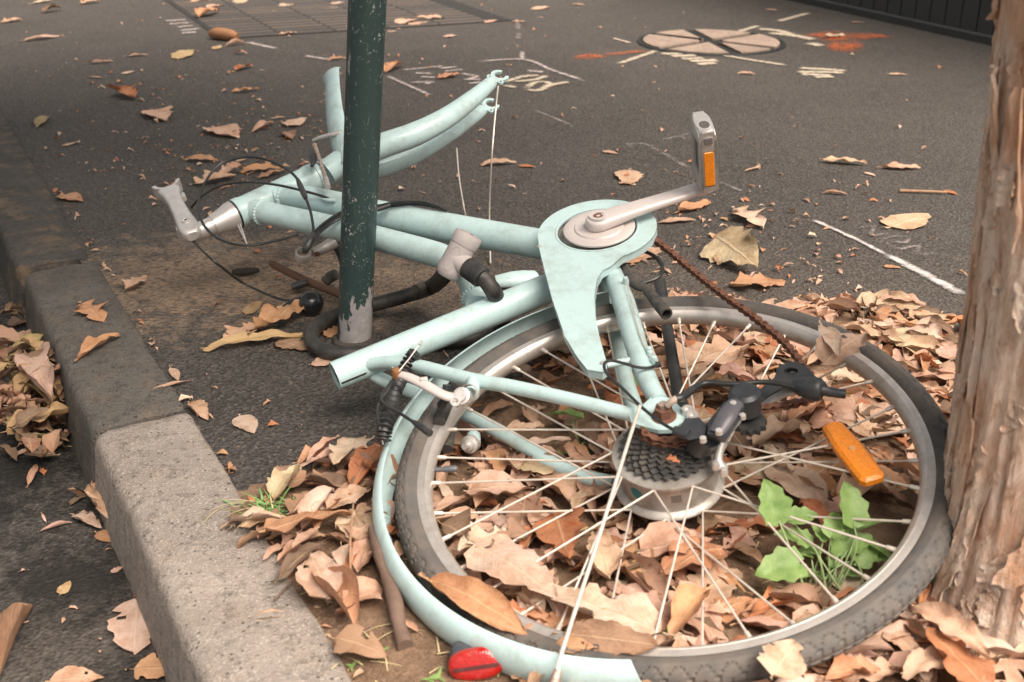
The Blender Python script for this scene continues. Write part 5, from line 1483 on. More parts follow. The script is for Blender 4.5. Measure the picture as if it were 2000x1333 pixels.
def leaf_mesh(name, *a, **k):
    vs, fs, uv = leaf_geo(*a, **k)
    me = bpy.data.meshes.new(name); me.from_pydata(vs, [], fs); me.materials.append(LEAF)
    ul = me.uv_layers.new(name='UVMap')
    for lp in me.loops: ul.data[lp.index].uv = uv[lp.vertex_index]
    me.polygons.foreach_set('use_smooth', [True] * len(me.polygons)); me.update()
    return me
# kinds of leaf meshes
KIND = {
    'flat': [leaf_mesh('flat_leaf', 'ovate', s_, .10, .10, .04, .2, wr=.26) for s_ in (1, 2, 3)],
    'broad': [leaf_mesh('broad_leaf', 'ovate', s_, .18, .15, .09, .35, wr=.34) for s_ in (4, 5, 6, 7)],
    'oval': [leaf_mesh('oval_leaf', 'round', s_, .12, .10, .06, .45, wr=.32) for s_ in (8, 9, 10)],
    'thin': [leaf_mesh('thin_leaf', 'lance', s_, .5, .25, .05, .0, wr=.10) for s_ in (11, 12, 13)],
    'long': [leaf_mesh('long_leaf', 'long', s_, .35, .22, .07, .1, wr=.17) for s_ in (14, 15, 16, 17)],
    'curl': [leaf_mesh('curled_leaf', 'ovate', s_, .75, .4, .14, .35, wr=.29) for s_ in (18, 19, 20, 21)],
    'wavy': [leaf_mesh('wavy_leaf', 'long', s_, .3, .25, .16, .3, wr=.16) for s_ in (22, 23, 24)],
    'torn': [leaf_mesh('torn_leaf', 'lobed', s_, .45, .3, .14, .7, wr=.32) for s_ in (25, 26, 27, 28)],
    'roll': [leaf_mesh('rolled_leaf', 'long', s_, 1.7, .2, .05, .0, wr=.16) for s_ in (29, 30)],
}
TONE = {'tan': (.57, .375, .27), 'pale': (.65, .485, .385), 'pink': (.58, .375, .30), 'orange': (.52, .265, .145), 'brown': (.36, .21, .14), 'dark': (.15, .09, .06),
        'rust': (.45, .16, .065), 'yellow': (.53, .37, .19), 'olive': (.30, .25, .11), 'dullyellow': (.42, .28, .135), 'straw': (.58, .455, .31)}
def jit(c, s_=.12):
    k = 1 + random.uniform(-s_, s_); return tuple(max(0, min(1, q * k * (1 + random.uniform(-.05, .05)))) for q in c)
NLEAF = [0]
def leaf(x0, y0, x1, y1, kind, tone, label, group=None, z=0.0, w=1.0, tilt=0.0, roll=0.0, h=1.0, name='fallen_leaf', lift=.0):
    """a leaf whose stalk end and tip were surveyed on the ground (height z)"""
    a, b = G(x0, y0, z + lift), G(x1, y1, z + lift)
    d = b - a; L = np.linalg.norm(d)
    return put_leaf((a + b) / 2, math.atan2(d[1], d[0]), L, kind, tone, label, group, w, tilt, roll, h, name)
def put_leaf(c, yaw, L, kind, tone, label, group=None, w=1.0, tilt=0.0, roll=0.0, h=1.0, name='fallen_leaf'):
    ms = KIND[kind]; me = ms[NLEAF[0] % len(ms)]; NLEAF[0] += 1
    o = bpy.data.objects.new(name, me); COL.objects.link(o)
    o.rotation_mode = 'XYZ'
    M = Matrix.Rotation(yaw, 3, 'Z') @ Matrix.Rotation(tilt, 3, 'Y') @ Matrix.Rotation(roll, 3, 'X')
    o.rotation_euler = M.to_euler()
    o.scale = (L, L * w, L * h)
    zoff = 0.0
    if tilt or roll:
        S = Matrix.Diagonal((L, L * w, L * h)); zmin = min((M @ (S @ v.co)).z for v in me.vertices); zoff = -zmin
    o.location = (c[0], c[1], c[2] + .0025 + zoff)
    o.color = (*jit(TONE[tone], .08), 1)
    tag(o, label, 'leaf', group)
    return o
RZ = ROADZ
# --- leaves one can point at (stalk x, y, tip x, y, kind, tone, label, options)
LV = [
 # far left of the path
 (48, 82, 116, 73, 'long', 'pink', 'pale pink long leaf near the top left corner of the path', {}),
 (2, 46, 44, 41, 'torn', 'tan', 'crumpled tan leaf at the left edge near the top corner', {}),
 (84, 27, 122, 21, 'curl', 'dark', 'dark brown cupped leaf in the top left corner', {'h': 1.5}),
 (62, 9, 102, 3, 'long', 'pale', 'pale leaf at the very top, left of the dark cupped leaf', {}),
 (160, 10, 196, 5, 'torn', 'tan', 'tan crumpled leaf at the top, right of the dark cupped leaf', {}),
 (345, 117, 371, 100, 'oval', 'yellow', 'small yellow half-moon leaf below the chalk writing', {'w': .8}),
 (246, 112, 290, 109, 'long', 'tan', 'slim tan leaf left of the small yellow leaf', {}),
 (172, 126, 222, 122, 'wavy', 'brown', 'wavy brown leaf far left on the path with a dark shadow', {}),
 (240, 146, 263, 140, 'flat', 'pale', 'small pale leaf below the slim tan leaf', {}),
 (170, 153, 204, 155, 'thin', 'tan', 'thin straight tan leaf left of the rust crumpled leaf', {}),
 (230, 184, 266, 198, 'torn', 'rust', 'rust red crumpled leaf in the middle of the dark path', {'h': 1.6}),
 (299, 218, 323, 240, 'broad', 'tan', 'small tan leaf pointing down, right of the rust crumpled leaf', {}),
 (452, 183, 506, 178, 'wavy', 'orange', 'wavy orange leaf left of the mudguard stub', {}),
 (461, 140, 494, 131, 'curl', 'rust', 'small rust leaf below the left chalk dash', {}),
 (418, 252, 462, 272, 'broad', 'tan', 'broad tan leaf lying alone above the cable loop', {'w': 1.1}),
 (492, 261, 536, 243, 'roll', 'pink', 'pink curled leaf between the broad tan leaf and the mudguard stub', {}),
 (562, 250, 598, 234, 'broad', 'pale', 'pale broad leaf beside the mudguard stub', {'h': 1.4}),
 (556, 262, 572, 275, 'torn', 'brown', 'small torn brown leaf under the pale broad leaf by the mudguard stub', {}),
 (526, 235, 564, 231, 'thin', 'straw', 'thin straw blade just above the pale broad leaf', {}),
 (74, 250, 92, 231, 'long', 'olive', 'small olive green leaf near the kerb', {'h': 1.4}),
 (124, 287, 150, 280, 'flat', 'tan', 'small tan leaf beside the kerb below the olive leaf', {}),
 (14, 302, 54, 306, 'oval', 'tan', 'tan leaf lying on the far kerb stone', {'w': .8}),
 (120, 385, 162, 397, 'broad', 'orange', 'orange tan leaf on the edge of the kerb, left of the stem', {}),
 (362, 315, 426, 317, 'wavy', 'orange', 'orange leaf with a dark end above the cable loop', {'w': 1.4}),
 (384, 366, 462, 348, 'torn', 'tan', 'tan ragged leaf behind the cable loop, left one of the heap', {}),
 (430, 345, 478, 333, 'torn', 'tan', 'tan ragged leaf in the middle of the heap behind the cable loop', {'lift': .006}),
 (470, 340, 548, 332, 'wavy', 'orange', 'orange leaf at the right of the heap behind the cable loop', {'w': 1.5}),
 (505, 352, 560, 337, 'wavy', 'brown', 'brown leaf behind the head tube, under the heap', {}),
 (462, 318, 482, 312, 'flat', 'tan', 'tiny tan leaf above the heap behind the cable loop', {}),
 (440, 92, 480, 87, 'roll', 'pink', 'pink curled leaf at the left end of the chalk dash', {'h': 1.6}),
 (460, 106, 484, 108, 'curl', 'pink', 'small cupped pink leaf under the left chalk dash', {'h': 1.4}),
 (418, 98, 432, 91, 'flat', 'yellow', 'tiny yellow leaf left of the pink curled leaf', {}),
 (640, 120, 676, 116, 'wavy', 'orange', 'orange leaf half hidden behind the pole at its left', {}),
 # on the paver band
 (372, 6, 412, 2, 'torn', 'tan', 'tan crumpled leaf at the top left of the paver band', {}),
 (405, 17, 438, 12, 'broad', 'pink', 'pink leaf on the pavers, second from the left end', {}),
 (390, 38, 428, 27, 'curl', 'orange', 'orange curled leaf on the pavers above the seed pod', {'h': 1.4}),
 (462, 8, 481, 0, 'flat', 'straw', 'straw coloured leaf at the top of the paver band', {}),
 (549, 14, 577, 8, 'oval', 'pale', 'pale round leaf on the pavers left of the pole', {}),
 (645, 10, 672, 6, 'oval', 'pale', 'pale leaf on the pavers touching the left side of the pole', {}),
 (545, 70, 580, 67, 'wavy', 'tan', 'tan leaf at the front edge of the paver band', {}),
 (638, 20, 660, 16, 'flat', 'tan', 'small tan leaf on the pavers left of the pole, lower one', {}),
 (815, 36, 869, 38, 'broad', 'tan', 'large tan leaf on the pavers right of the pole', {'h': 1.2}),
 (779, 49, 812, 40, 'broad', 'tan', 'tan leaf on the pavers between the pole and the large tan leaf', {}),
 (798, 51, 836, 45, 'flat', 'pink', 'pink leaf on the front edge of the pavers right of the pole', {}),
 (758, 64, 776, 62, 'flat', 'pale', 'small pale leaf just right of the pole below the pavers', {}),
 (867, 74, 894, 71, 'broad', 'pale', 'pale bow-shaped leaf below the paver band', {}),
 (948, 46, 970, 41, 'flat', 'pink', 'small pink leaf at the right end of the paver band', {}),
 (1001, 44, 1028, 45, 'broad', 'tan', 'tan leaf beside the right end of the paver band', {}),
 (1040, 20, 1074, 15, 'flat', 'tan', 'tan leaf at the top, right of the paver band', {}),
 (1120, 9, 1142, 12, 'flat', 'tan', 'small tan leaf at the top middle of the path', {}),
 (752, 143, 786, 130, 'curl', 'orange', 'orange curled leaf touching the right side of the pole', {}),
 (854, 156, 897, 149, 'wavy', 'orange', 'orange leaf lying across the chalk scribble', {'w': 1.7}),
 # around the middle and right of the path
 (880, 246, 906, 229, 'broad', 'tan', 'tan leaf showing between the two fork blades', {}),
 (939, 326, 1008, 321, 'wavy', 'tan', 'tan wavy leaf at the foot of the hanging wire', {}),
 (1014, 325, 1046, 329, 'flat', 'rust', 'small rust leaf right of the hanging wire', {}),
 (1178, 297, 1207, 303, 'flat', 'pink', 'small pink leaf left of the faint chalk arrow', {}),
 (1229, 335, 1228, 362, 'oval', 'tan', 'tan fan-shaped leaf above the chain guard', {'w': 1.0}),
 (1208, 360, 1236, 363, 'torn', 'tan', 'torn scrap under the tan fan-shaped leaf', {}),
 (1608, 76, 1650, 72, 'wavy', 'pale', 'pale leaf on the orange sprayed patch', {'w': 1.3}),
 (1440, 146, 1474, 147, 'wavy', 'tan', 'small tan leaf in front of the access cover', {}),
 (1735, 146, 1772, 148, 'flat', 'tan', 'slim tan leaf on the right of the path beyond the cream letters', {}),
 (1496, 20, 1520, 22, 'flat', 'tan', 'small tan leaf at the top behind the access cover', {}),
 (1664, 44, 1688, 46, 'flat', 'tan', 'small tan leaf at the foot of the fence', {}),
 (1605, 318, 1692, 325, 'wavy', 'tan', 'slim tan leaf right of the pedal, left of a similar pair', {}),
 (1722, 331, 1796, 331, 'wavy', 'tan', 'ragged tan leaf right of the pedal, nearer the tree', {'w': 1.3}),
 (1690, 339, 1710, 346, 'flat', 'pale', 'tiny pale leaf between the two slim tan leaves', {}),
 (1608, 379, 1656, 383, 'roll', 'tan', 'thin rolled tan leaf below the slim tan leaf', {}),
 (1454, 337, 1490, 330, 'thin', 'tan', 'thin tan blade right of the pedal', {}),
 (1738, 447, 1814, 421, 'flat', 'straw', 'pale straw leaf above the faint chalk figures', {'w': 1.25}),
 (1846, 374, 1870, 383, 'flat', 'rust', 'small rust leaf at the end of the long twig', {}),
 (1325, 419, 1387, 399, 'wavy', 'orange', 'orange tan leaf under the crank arm', {'w': 1.4}),
 (1286, 438, 1358, 433, 'long', 'pink', 'pink tan leaf right of the chain guard', {}),
 (1437, 418, 1489, 451, 'torn', 'pale', 'pale torn leaf right of the chain guard, on bare asphalt', {}),
 (1400, 486, 1477, 545, 'broad', 'straw', 'large straw leaf curling up beyond the chain', {'h': 1.6, 'roll': .5}),
 (1402, 520, 1432, 496, 'curl', 'brown', 'brown leaf leaning on the large straw leaf', {}),
 (1424, 563, 1532, 560, 'torn', 'orange', 'orange torn leaf below the large straw leaf', {}),
 (1222, 516, 1262, 498, 'flat', 'orange', 'orange leaf by the black cable loop, left one of two', {'w': 1.1}),
 (1246, 508, 1292, 487, 'broad', 'tan', 'tan leaf inside the black cable loop', {}),
 (1726, 522, 1760, 526, 'flat', 'orange', 'small orange leaf below the bold chalk line', {}),
 # kerb and path at the left
 (247, 572, 288, 548, 'torn', 'tan', 'tan maple-like leaf on the dusty path below the stem', {'h': 1.4}),
 (469, 816, 497, 850, 'flat', 'pale', 'pale pointed leaf alone on the asphalt left of the seat tube', {'w': 1.2}),
 (374, 792, 408, 826, 'curl', 'tan', 'tan curled leaf at the kerb joint', {}),
 (288, 772, 376, 746, 'thin', 'tan', 'thin tan leaf across the kerb edge above the pale kerb stone', {}),
 (334, 722, 350, 747, 'long', 'pink', 'small pink leaf in the gap behind the kerb', {}),
 (162, 604, 202, 637, 'torn', 'orange', 'orange torn leaf with a hole on the dark kerb stone', {}),
 (190, 598, 219, 595, 'flat', 'pale', 'tiny pale leaf beside the orange torn leaf on the kerb', {}),
 (152, 708, 234, 660, 'long', 'orange', 'long orange leaf hanging over the kerb edge', {'lift': .004}),
 (194, 711, 234, 676, 'oval', 'tan', 'tan oval leaf with a hole on the kerb, beside the long orange leaf', {}),
 (490, 1213, 574, 1209, 'roll', 'tan', 'curled tan leaf alone on the pale kerb stone', {'w': 1.4}),
 # heap left of the pole
 (398, 690, 592, 662, 'wavy', 'yellow', 'long yellow wavy leaf left of the lock cable', {'w': .55, 'h': .8}),
 (438, 672, 520, 640, 'torn', 'tan', 'tan ragged leaf above the long yellow leaf', {}),
 (500, 660, 598, 612, 'wavy', 'orange', 'orange wavy leaf beside the black shifter', {'w': 1.2, 'lift': .006}),
 (520, 640, 604, 602, 'long', 'tan', 'tan leaf tucked under the black shifter', {'lift': .004}),
 (545, 668, 604, 690, 'broad', 'brown', 'brown leaf right of the long yellow leaf at the lock cable', {}),
 (608, 716, 686, 699, 'flat', 'tan', 'tan leaf under the lock cable next to the open seat tube', {}),
 (640, 662, 668, 640, 'broad', 'orange', 'orange leaf inside the lock cable loop at the pole foot', {}),
 (480, 617, 512, 590, 'flat', 'dullyellow', 'slim dull yellow leaf left of the shifter', {'w': .8}),
 (575, 572, 602, 556, 'curl', 'orange', 'orange leaf tucked behind the black shifter', {}),
 (700, 510, 736, 500, 'flat', 'brown', 'brown leaf behind the lock body on the dusty path', {}),
 # gutter heap
 (54, 704, 104, 796, 'broad', 'pink', 'large pinkish leaf standing on the gutter heap', {'z': RZ, 'lift': .07, 'w': .5}),
 (28, 658, 90, 668, 'oval', 'tan', 'oval tan leaf at the back of the gutter heap', {'z': RZ, 'lift': .02}),
 (52, 690, 150, 722, 'long', 'olive', 'olive brown long leaf across the gutter heap', {'z': RZ, 'lift': .06, 'w': 1.3}),
 (88, 735, 186, 722, 'long', 'brown', 'brown long leaf pointing at the kerb on the gutter heap', {'z': RZ, 'lift': .085}),
 (14, 852, 160, 806, 'broad', 'dullyellow', 'large dull yellow leaf at the front of the gutter heap', {'z': RZ, 'lift': .045, 'w': .6}),
 (146, 862, 182, 812, 'torn', 'tan', 'tan torn leaf beside the kerb at the front of the gutter heap', {'z': RZ}),
 (8, 822, 56, 872, 'long', 'pink', 'pink leaf leaning out of the gutter heap to the left', {'z': RZ, 'lift': .01}),
 (96, 800, 140, 745, 'long', 'dullyellow', 'dull yellow stalk-like leaf upright in the gutter heap', {'z': RZ, 'lift': .055}),
 (0, 780, 60, 760, 'broad', 'dark', 'dark brown leaf at the left edge of the gutter heap', {'z': RZ, 'lift': .006}),
 (100, 790, 158, 770, 'curl', 'brown', 'brown curled leaf deep in the gutter heap', {'z': RZ, 'lift': .004}),
 (0, 690, 36, 735, 'long', 'brown', 'brown leaf at the left rim of the gutter heap', {'z': RZ, 'lift': .01}),
 (20, 640, 72, 612, 'oval', 'dark', 'dark rounded leaf in the shade behind the gutter heap', {'z': RZ, 'h': 1.5}),
 (0, 498, 36, 512, 'long', 'brown', 'brown leaf in the dark gutter at the left edge', {'z': RZ}),
 (60, 880, 20, 900, 'long', 'tan', 'tan leaf in front of the gutter heap', {'z': RZ}),
 # lone leaves on the road
 (182, 968, 234, 1040, 'torn', 'tan', 'large tan torn leaf beside the kerb on the road', {'z': RZ, 'lift': .012, 'h': 1.3}),
 (146, 1012, 200, 1038, 'curl', 'pale', 'pale cupped leaf left of the large torn leaf on the road', {'z': RZ}),
 (78, 1042, 142, 1024, 'roll', 'pink', 'pale rolled strip of leaf on the road', {'z': RZ, 'w': .7}),
 (190, 1044, 246, 1064, 'flat', 'orange', 'orange pointed leaf under the large torn leaf on the road', {'z': RZ}),
 (138, 990, 168, 972, 'curl', 'dark', 'dark brown leaf behind the large torn leaf on the road', {'z': RZ}),
 (270, 1172, 262, 1282, 'oval', 'pale', 'big pale oval leaf with a notch on the road beside the kerb', {'z': RZ, 'w': 1.0}),
 (262, 1312, 372, 1312, 'broad', 'orange', 'broad orange leaf at the bottom edge beside the kerb', {'z': RZ, 'w': 1.1}),
 (118, 1164, 138, 1138, 'flat', 'yellow', 'small yellow leaf in the middle of the road', {'z': RZ, 'w': 1.2}),
 (218, 1122, 242, 1110, 'broad', 'pink', 'small pink leaf below the large torn leaf on the road', {'z': RZ}),
 (95, 1336, 205, 1328, 'broad', 'tan', 'tan leaf cut by the bottom edge on the road', {'z': RZ}),
 (262, 1172, 296, 1166, 'torn', 'rust', 'rust scrap at the top of the big pale oval leaf', {'z': RZ, 'lift': .004}),
 # heap between kerb and mudguard
 (518, 1048, 690, 1012, 'broad', 'orange', 'large orange leaf with a clear midrib at the kerb edge', {'w': .72, 'lift': .03, 'roll': -.25}),
 (546, 1142, 628, 1074, 'long', 'dark', 'dark narrow leaf overhanging the pale kerb stone', {'lift': .012}),
 (640, 1178, 606, 1092, 'broad', 'pale', 'pale broad leaf in the heap between kerb and mudguard', {'lift': .022}),
 (628, 1128, 694, 1230, 'roll', 'orange', 'orange rolled leaf pointing down in front of the heap', {'lift': .016, 'w': 1.5}),
 (690, 966, 742, 878, 'long', 'rust', 'rust red long leaf standing against the left of the mudguard', {'lift': .03, 'w': 1.1}),
 (536, 985, 590, 925, 'curl', 'straw', 'straw curled leaf behind the grass tuft', {'lift': .012}),
 (590, 950, 690, 962, 'long', 'brown', 'brown long leaf behind the large orange leaf', {'lift': .02, 'w': 1.3}),
 (600, 1010, 705, 975, 'long', 'pale', 'pale long leaf just above the large orange leaf', {'lift': .022}),
 (690, 1010, 725, 1090, 'broad', 'tan', 'tan leaf leaning on the rear mudguard from the left', {'lift': .02}),
 (640, 1000, 730, 960, 'broad', 'pink', 'pinkish broad leaf left of the mudguard above the large orange leaf', {'lift': .03, 'w': .8}),
 (660, 930, 720, 905, 'curl', 'brown', 'brown curled leaf at the soil edge left of the mudguard', {'lift': .01}),
 (700, 1130, 745, 1060, 'curl', 'tan', 'tan curled leaf beside the dark branch', {'lift': .012}),
 # large leaves inside the wheel
 (928, 1074, 1088, 1178, 'broad', 'pale', 'large pale leaf inside the wheel at its lower left', {'lift': .045, 'w': .95, 'h': .7}),
 (1292, 1246, 1058, 1160, 'broad', 'pale', 'very large pale leaf with a red vein at the bottom of the wheel', {'lift': .042, 'w': .8, 'h': .7}),
 (912, 968, 1042, 962, 'broad', 'pink', 'pinkish tan leaf by the left spokes', {'lift': .038, 'w': 1.1}),
 (1498, 918, 1614, 1012, 'long', 'pale', 'long pale leaf just right of the hub motor', {'lift': .03, 'w': 1.7}),
 (1232, 1112, 1290, 1192, 'roll', 'brown', 'brown cigar-shaped rolled leaf inside the wheel near the bottom', {'lift': .024, 'w': 2.2}),
 (1058, 1048, 1152, 1036, 'oval', 'yellow', 'yellowish oval leaf between the lower spokes', {'lift': .026, 'w': .6}),
 (1250, 1090, 1400, 1062, 'broad', 'tan', 'broad tan leaf under the hub motor', {'lift': .036, 'w': 1.1}),
 (1410, 1080, 1290, 1130, 'broad', 'orange', 'broad orange tan leaf below the hub motor to the right', {'lift': .038, 'w': 1.1}),
 (1380, 1215, 1470, 1178, 'broad', 'orange', 'orange leaf near the bottom right of the rim', {'lift': .024}),
 (1440, 1230, 1560, 1215, 'wavy', 'orange', 'ragged orange leaf above the lower rim', {'lift': .012, 'w': 2.0}),
 (1340, 1190, 1440, 1120, 'oval', 'tan', 'tan leaf left of the green weed', {'lift': .022}),
 (1620, 985, 1775, 968, 'wavy', 'tan', 'tan leaf under the amber spoke reflector', {'lift': .02, 'w': 1.5}),
 (1690, 860, 1650, 770, 'broad', 'pink', 'pink leaf behind the amber spoke reflector', {'lift': .02}),
 (1470, 880, 1580, 850, 'curl', 'pale', 'pale crumpled leaf between hub and amber reflector', {'lift': .03}),
 (1390, 700, 1450, 755, 'broad', 'tan', 'broad tan leaf under the motor cable', {'lift': .028}),
 (1320, 740, 1460, 690, 'broad', 'tan', 'large tan leaf between kickstand and motor cable', {'lift': .034}),
 (1640, 1160, 1680, 1100, 'flat', 'straw', 'straw leaf at the foot of the green weed', {'lift': .016}),
 # beyond the wheel at the right, and by the trunk
 (1672, 600, 1805, 612, 'broad', 'straw', 'large straw leaf at the far edge of the litter', {'lift': .02, 'w': .8, 'roll': .35}),
 (1806, 622, 1854, 636, 'torn', 'pink', 'pink torn leaf on the asphalt beside the trunk', {}),
 (1788, 664, 1862, 692, 'long', 'tan', 'long tan leaf pointing at the trunk', {'lift': .014, 'w': 1.4}),
 (1738, 655, 1792, 702, 'broad', 'straw', 'straw leaf in the litter beyond the tyre', {'lift': .026}),
 (1752, 716, 1844, 702, 'broad', 'pink', 'pink leaf between tyre and trunk', {'lift': .016}),
 (1790, 762, 1855, 790, 'wavy', 'tan', 'tan leaf at the foot of the trunk behind the tyre', {'lift': .016}),
 (1556, 606, 1610, 616, 'wavy', 'tan', 'small tan leaf against the far side of the tyre', {}),
 (1505, 1332, 1552, 1262, 'broad', 'pale', 'pale leaf leaning on the near side of the tyre', {'lift': .07, 'roll': .2, 'w': 1.2}),
 (1728, 1232, 1792, 1288, 'oval', 'tan', 'tan rounded leaf between the tyre and the trunk foot', {'lift': .03}),
 (1648, 1284, 1745, 1276, 'roll', 'pink', 'pink curled leaf in front of the tyre', {'lift': .03}),
 (1640, 1330, 1760, 1318, 'broad', 'tan', 'tan leaf at the bottom edge near the trunk', {'lift': .02}),
 (1760, 1330, 1860, 1300, 'wavy', 'tan', 'tan leaf at the foot of the trunk', {'lift': .03, 'w': 1.5}),
 (1590, 1300, 1660, 1330, 'broad', 'orange', 'orange leaf in front of the tyre at the bottom', {'lift': .014}),
]
LVN = len(LV)
for (x0, y0, x1, y1, kind, tone, label, op) in LV:
    op = dict(op)
    if op.get('lift', 0) < .003: op['h'] = op.get('h', 1.0) * .45
    leaf(x0, y0, x1, y1, kind, tone, label, 'fallen leaves', **op)
# leaves caught on the bicycle itself
def bike_leaf(px0, off0, px1, off1, kind, tone, label, w=1.0, roll=0.0):
    a, b = F(*px0, off0), F(*px1, off1); d = b - a; L = np.linalg.norm(d); x = d / L
    z = N - x * (N @ x); z /= np.linalg.norm(z); y = np.cross(z, x)
    M = Matrix(((x[0], y[0], z[0]), (x[1], y[1], z[1]), (x[2], y[2], z[2]))) @ Matrix.Rotation(roll, 3, 'X')
    ms = KIND[kind]; o = bpy.data.objects.new('fallen_leaf', ms[NLEAF[0] % len(ms)]); NLEAF[0] += 1; COL.objects.link(o)
    o.rotation_euler = M.to_euler(); o.scale = (L, L * w, L); c = (a + b) / 2; o.location = tuple(c); o.color = (*jit(TONE[tone], .06), 1)
    tag(o, label, 'leaf', 'fallen leaves')
bike_leaf((1608, 716), .026, (1690, 655), .03, 'broad', 'pink', 'pink leaf lying across the rim and tyre at the upper right', 1.15)
bike_leaf((1605, 640), .024, (1640, 700), .035, 'long', 'pale', 'pale leaf stuck on top of the pink leaf on the tyre', 1.0)
bike_leaf((842, 1142), .012, (1030, 1244), .014, 'long', 'orange', 'orange leaf wedged between mudguard and rim', 1.0)
bike_leaf((1105, 1240), .016, (1288, 1262), .016, 'oval', 'brown', 'brown oval leaf lying on the lower rim', .62, .5)
bike_leaf((1080, 1272), .014, (1170, 1268), .012, 'broad', 'orange', 'orange leaf tucked under the stay rod at the lower rim', .8)
bike_leaf((1300, 898), .052, (1328, 905), .05, 'torn', 'rust', 'tiny rust scrap of leaf on the sprockets', 1.0)

# --- litter bed: top layer as single leaves, everything below as one mass
def dens(x, y):
    """how much litter lies at a point of the planting pit"""
    if not in_poly(x, y): return 0.0
    if math.hypot(x - TREE[0], y - TREE[1]) < .165: return 0.0
    px_ = np.array([x, y, 0]) - ORG; dz = px_ @ FW
    sx, sy = PW / 2 + FPX * (px_ @ RT) / dz, PH / 2 - FPX * (px_ @ UP) / dz
    d = 1.0
    if sx < 1010 and sy > 1215: d = .03
    elif sx < 860 and sy > 1130: d = .14                       # bare soil with sprouts in front
    elif sx < 800 and sy > 900: d = .9
    elif 1480 < sx < 1830 and 1000 < sy < 1200: d = .15      # bare patch round the weed
    elif 1330 < sx < 1520 and 1020 < sy < 1160: d = .45
    elif sx < 1180 and 740 < sy < 900: d = .30                # shaded, thin cover under the stays
    if sx > 1850 and sy < 640: d = 0
    return d
def spot(rs):
    while True:
        x, y = rs.uniform(-.35, 1.0), rs.uniform(.55, 1.95)
        if rs.random() < dens(x, y): return x, y
rs = random.Random(21)
GRP = 'leaf litter in the planting pit'
WORD = {'tan': 'tan', 'pale': 'pale', 'pink': 'pinkish', 'orange': 'orange', 'brown': 'brown', 'straw': 'straw coloured', 'dark': 'dark', 'rust': 'rust red'}
SHAPE = {'broad': 'broad leaf', 'long': 'long leaf', 'curl': 'cupped leaf', 'wavy': 'narrow wavy leaf', 'oval': 'oval leaf', 'torn': 'ragged leaf', 'flat': 'flat leaf'}
def litter_place(x, y):
    q = V(x, y, .02) - ORG; dz = q @ FW
    sx, sy = PW / 2 + FPX * (q @ RT) / dz, PH / 2 - FPX * (q @ UP) / dz
    u, v = UV(V(x, y, .1)); r_ = math.hypot(u, v)
    if r_ < .30:
        if sy < 800:
            if sx < 1250: return 'between the chain stays and the far rim'
            return 'through the far spokes by the kickstand' if sx < 1400 else 'through the far spokes under the chain'
        if sx < 1000: return 'through the leftmost spokes near the valve'
        if sx < 1200: return 'through the spokes left of the hub'
        if sx > 1600: return 'through the spokes below the amber reflector' if sy > 950 else 'through the spokes by the amber reflector'
        if sx > 1420: return 'through the spokes right of the hub' if sy < 1000 else 'through the spokes left of the green weed'
        return 'through the near spokes below the hub' if sy > 1020 else 'directly under the hub'
    if sx < 820: return 'between the kerb and the rear mudguard' if sy > 1000 else 'at the soil edge left of the mudguard'
    if sy < 690: return 'at the far edge beyond the tyre' if sx < 1650 else 'at the far edge near the trunk'
    if sy < 820: return 'beyond the tyre at the upper right'
    if sx > 1500: return 'between the tyre and the tree trunk'
    return 'under or in front of the near tyre'
def in_view(x, y):
    q = V(x, y, .02) - ORG; dz = q @ FW
    sx, sy = PW / 2 + FPX * (q @ RT) / dz, PH / 2 - FPX * (q @ UP) / dz
    return -20 < sx < 2020 and -20 < sy < 1350
picks = []
while len(picks) < 138:
    x, y = spot(rs)
    if not in_view(x, y): continue
    kind = rs.choice(['broad', 'broad', 'long', 'long', 'curl', 'wavy', 'oval', 'torn', 'flat'])
    tone = rs.choice(['tan', 'tan', 'tan', 'pale', 'pink', 'orange', 'orange', 'brown', 'straw', 'rust', 'dark'])
    picks.append((rs.uniform(.055, .105), x, y, kind, tone))
byl = {}
for p_ in picks: byl.setdefault(WORD[p_[4]] + ' ' + SHAPE[p_[3]] + ' in litter ' + litter_place(p_[1], p_[2]), []).append(p_)
for lb_, ps in byl.items():
    ps.sort(reverse=True)
    for i, (L, x, y, kind, tone) in enumerate(ps):
        lab = lb_ if len(ps) == 1 else (('larger ' if i == 0 else 'smaller ') + lb_ if len(ps) == 2 else ('largest ', 'second largest ', 'third largest ', 'fourth largest ', 'fifth largest ', 'smallest ')[min(i, 5)] + lb_)
        put_leaf((x, y, soil_z(x, y) + rs.uniform(.008, .024)), rs.uniform(0, 6.28), L, kind, tone, lab, GRP, w=rs.uniform(.8, 1.15), tilt=rs.uniform(-.16, .16), roll=rs.uniform(-.22, .22), h=.75)
